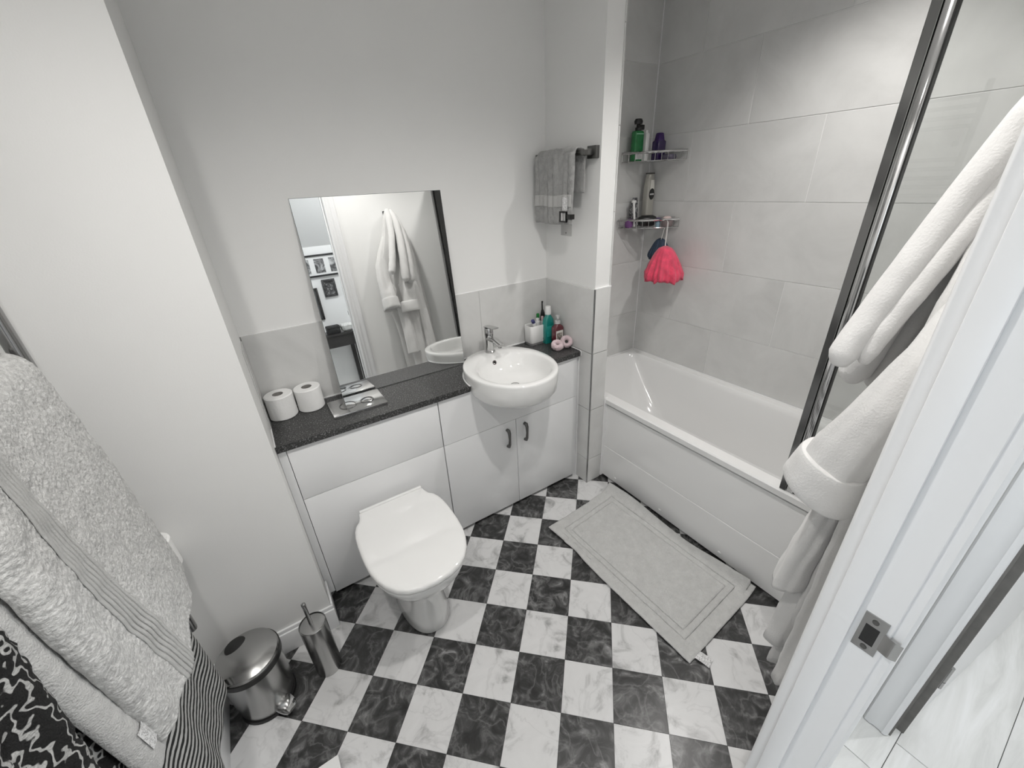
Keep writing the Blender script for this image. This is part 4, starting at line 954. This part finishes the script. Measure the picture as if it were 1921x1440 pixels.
# hood / shawl collar folds falling to a rounded tip
for (path, rad_) in (
    ([(1.150, -1.650, 1.765), (1.148, -1.625, 1.70), (1.130, -1.588, 1.58), (1.100, -1.558, 1.46), (1.068, -1.534, 1.35), (1.052, -1.526, 1.305), (1.050, -1.526, 1.280)], [.020, .026, .025, .025, .026, .026, .012]),
    ([(1.165, -1.655, 1.760), (1.160, -1.64, 1.68), (1.135, -1.615, 1.56), (1.105, -1.588, 1.45), (1.078, -1.566, 1.36), (1.068, -1.558, 1.315), (1.070, -1.558, 1.290)], [.018, .022, .021, .020, .019, .017, .008]),
    ([(1.175, -1.650, 1.760), (1.190, -1.615, 1.68), (1.188, -1.580, 1.55), (1.170, -1.550, 1.40), (1.155, -1.532, 1.28), (1.150, -1.527, 1.235), (1.150, -1.527, 1.212)], [.018, .026, .029, .031, .032, .029, .012]),
    ([(1.190, -1.655, 1.745), (1.215, -1.63, 1.66), (1.228, -1.605, 1.52), (1.222, -1.580, 1.38), (1.208, -1.564, 1.26), (1.200, -1.560, 1.215), (1.20, -1.560, 1.195)], [.018, .026, .030, .032, .034, .030, .012])):
    P = [Vector(p) for p in path]; pts = []; rds = []
    for i in range(len(P)-1):
        p0, p1, p2, p3 = P[max(i-1, 0)], P[i], P[i+1], P[min(i+2, len(P)-1)]
        for k in range(8):
            t_ = k/8; pts.append(.5*((2*p1)+(p2-p0)*t_+(2*p0-5*p1+4*p2-p3)*t_*t_+(3*p1-p0-3*p2+p3)*t_**3)); rds.append(rad_[i]*(1-t_)+rad_[i+1]*t_)
    pts.append(P[-1]); rds.append(rad_[-1])
    b = MB().tube(pts, rds, 28)
    b.v = [tuple(Vector(p)+Vector((1, .5, 0))*(.003*noise.noise(Vector(p)*24))) for p in b.v]
    b.build('collar_fold', ROBEM, rob, ang=180)

# ---------------------------------------------------------------- hall furnishings seen in the mirror
WOODD = mat('dark_stained_wood', (.030, .028, .027), .35, bump=.06, bscale=60, var=.25, vscale=12)
ct = root('console_table', (.55, -2.9, 0), 'dark wooden console table in the hall, seen in the mirror', 'table')
MB().box(.10, .905, -3.085, -2.745, .735, .757, .002).build('table_top', WOODD, ct)
MB().box(.13, .885, -2.775, -2.757, .62, .735).build('apron', WOODD, ct, False)
MB().box(.13, .885, -3.075, -3.06, .62, .735).build('apron', WOODD, ct, False)
for lx in (.115, .855):
    for ly in (-3.08, -2.785): MB().box(lx, lx+.042, ly, ly+.034, 0, .735, .002).build('leg', WOODD, ct)
kb = root('woven_box', (.69, -2.83, .757), 'dark woven box on the console table, seen in the mirror', 'box')
MB().box(.625, .755, -2.90, -2.79, .757, .842, .008).build('box', mat('dark_weave', (.022, .022, .022), .6, bump=.6, bscale=120, var=.4, vscale=90), kb)
MB().box(.622, .758, -2.903, -2.787, .815, .826, .003).build('lid_band', BLACKP, kb)
cb = root('crystal_bowl', (.83, -2.84, .757), 'pale faceted bowl on the console table, seen in the mirror', 'bowl')
MB().lathe([(.035, 0), (.06, .02), (.07, .065), (.062, .08), (.056, .07), (.03, .02)], (.83, -2.84, .757), 12).build('bowl', mat('pale_crystal', (.7, .7, .68), .15, var=.2, vscale=40), cb, smooth=False)
cf = root('collage_frame', (.65, HY, 1.45), 'long black-edged photo ledge with three prints, seen in the mirror', 'picture')
MB().box(.10, 1.20, HY, HY+.012, 1.35, 1.555).build('mount', PLASTW, cf, False)
for z in (1.338, 1.545): MB().box(.10, 1.20, HY, HY+.025, z, z+.018, .001, 1).build('rail', BLACKP, cf)
PH = ramp_mat('photo_print', [(.3, .02), (.45, .10), (.55, .35), (.68, .6)], 14, .8, 3, .4)
for a_, c in ((.50, .665), (.715, .811), (.862, .965)): MB().box(a_, c, HY+.012, HY+.014, 1.375, 1.52).build('photo', PH, cf, False, loc=((a_+c)/2, HY, 1.45))
of = root('ornate_frame', (.80, HY, 1.21), 'small dark ornate picture frame in the hall, seen in the mirror', 'picture')
b = MB()
for q in ((.735, .757, 1.12, 1.305), (.847, .869, 1.12, 1.305), (.757, .847, 1.12, 1.145), (.757, .847, 1.28, 1.305)): b.box(q[0], q[1], HY, HY+.022, q[2], q[3], .004)
b.build('frame', mat('mosaic_frame', (.05, .05, .05), .4, bump=.8, bscale=90, var=.9, vscale=70), of)
MB().box(.755, .849, HY, HY+.008, 1.143, 1.282).build('print', ramp_mat('dark_artwork', [(.35, .03), (.5, .07), (.6, .3), (.75, .05)], 26, 1, 3, .5), of, False)
o2 = copy_tree(of); o2.location.x += .203; o2.location.z += .0; o2['label'] = 'dark ornate picture frame at the mirror door edge, partly cut off'
dpn = root('dark_picture', (.60, HY, 1.07), 'narrow tall dark framed picture in the hall, at the mirror edge', 'picture')
b = MB()
for q in ((.43, .45, .895, 1.232), (.655, .675, .895, 1.232), (.45, .655, .895, .915), (.45, .655, 1.212, 1.232)): b.box(q[0], q[1], HY, HY+.02, q[2], q[3], .002)
b.build('frame', WOODD, dpn); MB().box(.45, .655, HY, HY+.006, .915, 1.212).build('print', mat('dark_print_paper', (.08, .08, .08), .5, var=.4, vscale=15), dpn, False)

# ---------------------------------------------------------------- downlights
LAMP = mat('lamp_glow', (1, .97, .93), .4, emit=14)
def downlight(x, y, pw, cone, label, hall=False):
    o = root('downlight', (x, y, CEIL), label, 'downlight', 'recessed ceiling downlights')
    b = MB().lathe([(.030, -.001), (.032, -.006), (.043, -.005), (.045, 0)], (x, y, CEIL), 32); b.f = [f for f in b.f if len(f) == 4]; b.build('ring', CHROME, o)
    MB().lathe([(.0001, -.0025), (.030, -.0025), (.030, -.0005)], (x, y, CEIL), 28).build('lamp', LAMP, o)
    ld_ = bpy.data.lights.new('downlight_beam', 'SPOT'); ld_.energy = pw; ld_.spot_size = radians(cone); ld_.spot_blend = 1.0; ld_.shadow_soft_size = .035
    ld_.color = (1, .975, .945) if not hall else (.96, .98, 1)
    lo_ = bpy.data.objects.new('downlight_beam', ld_); COL.objects.link(lo_); lo_.parent = o; lo_.location = (0, 0, -.045)
for (x, y, pw, cn), lab in zip(DOWNLIGHTS, ('recessed ceiling downlight above the pedal bin side', 'recessed ceiling downlight above the middle of the check floor', 'recessed ceiling downlight above the bath')): downlight(x, y, pw*4, cn, lab)
for (x, y, pw, cn), lab in zip(ADDED_HALL_LIGHTS, ('added unseen hall downlight behind the doorway', 'added unseen hall downlight near the side doorway', 'added unseen downlight in the room beyond the hall')): downlight(x, y, pw*4, cn, lab, True)
for o in bpy.data.objects:
    if '_org' in o: del o['_org']
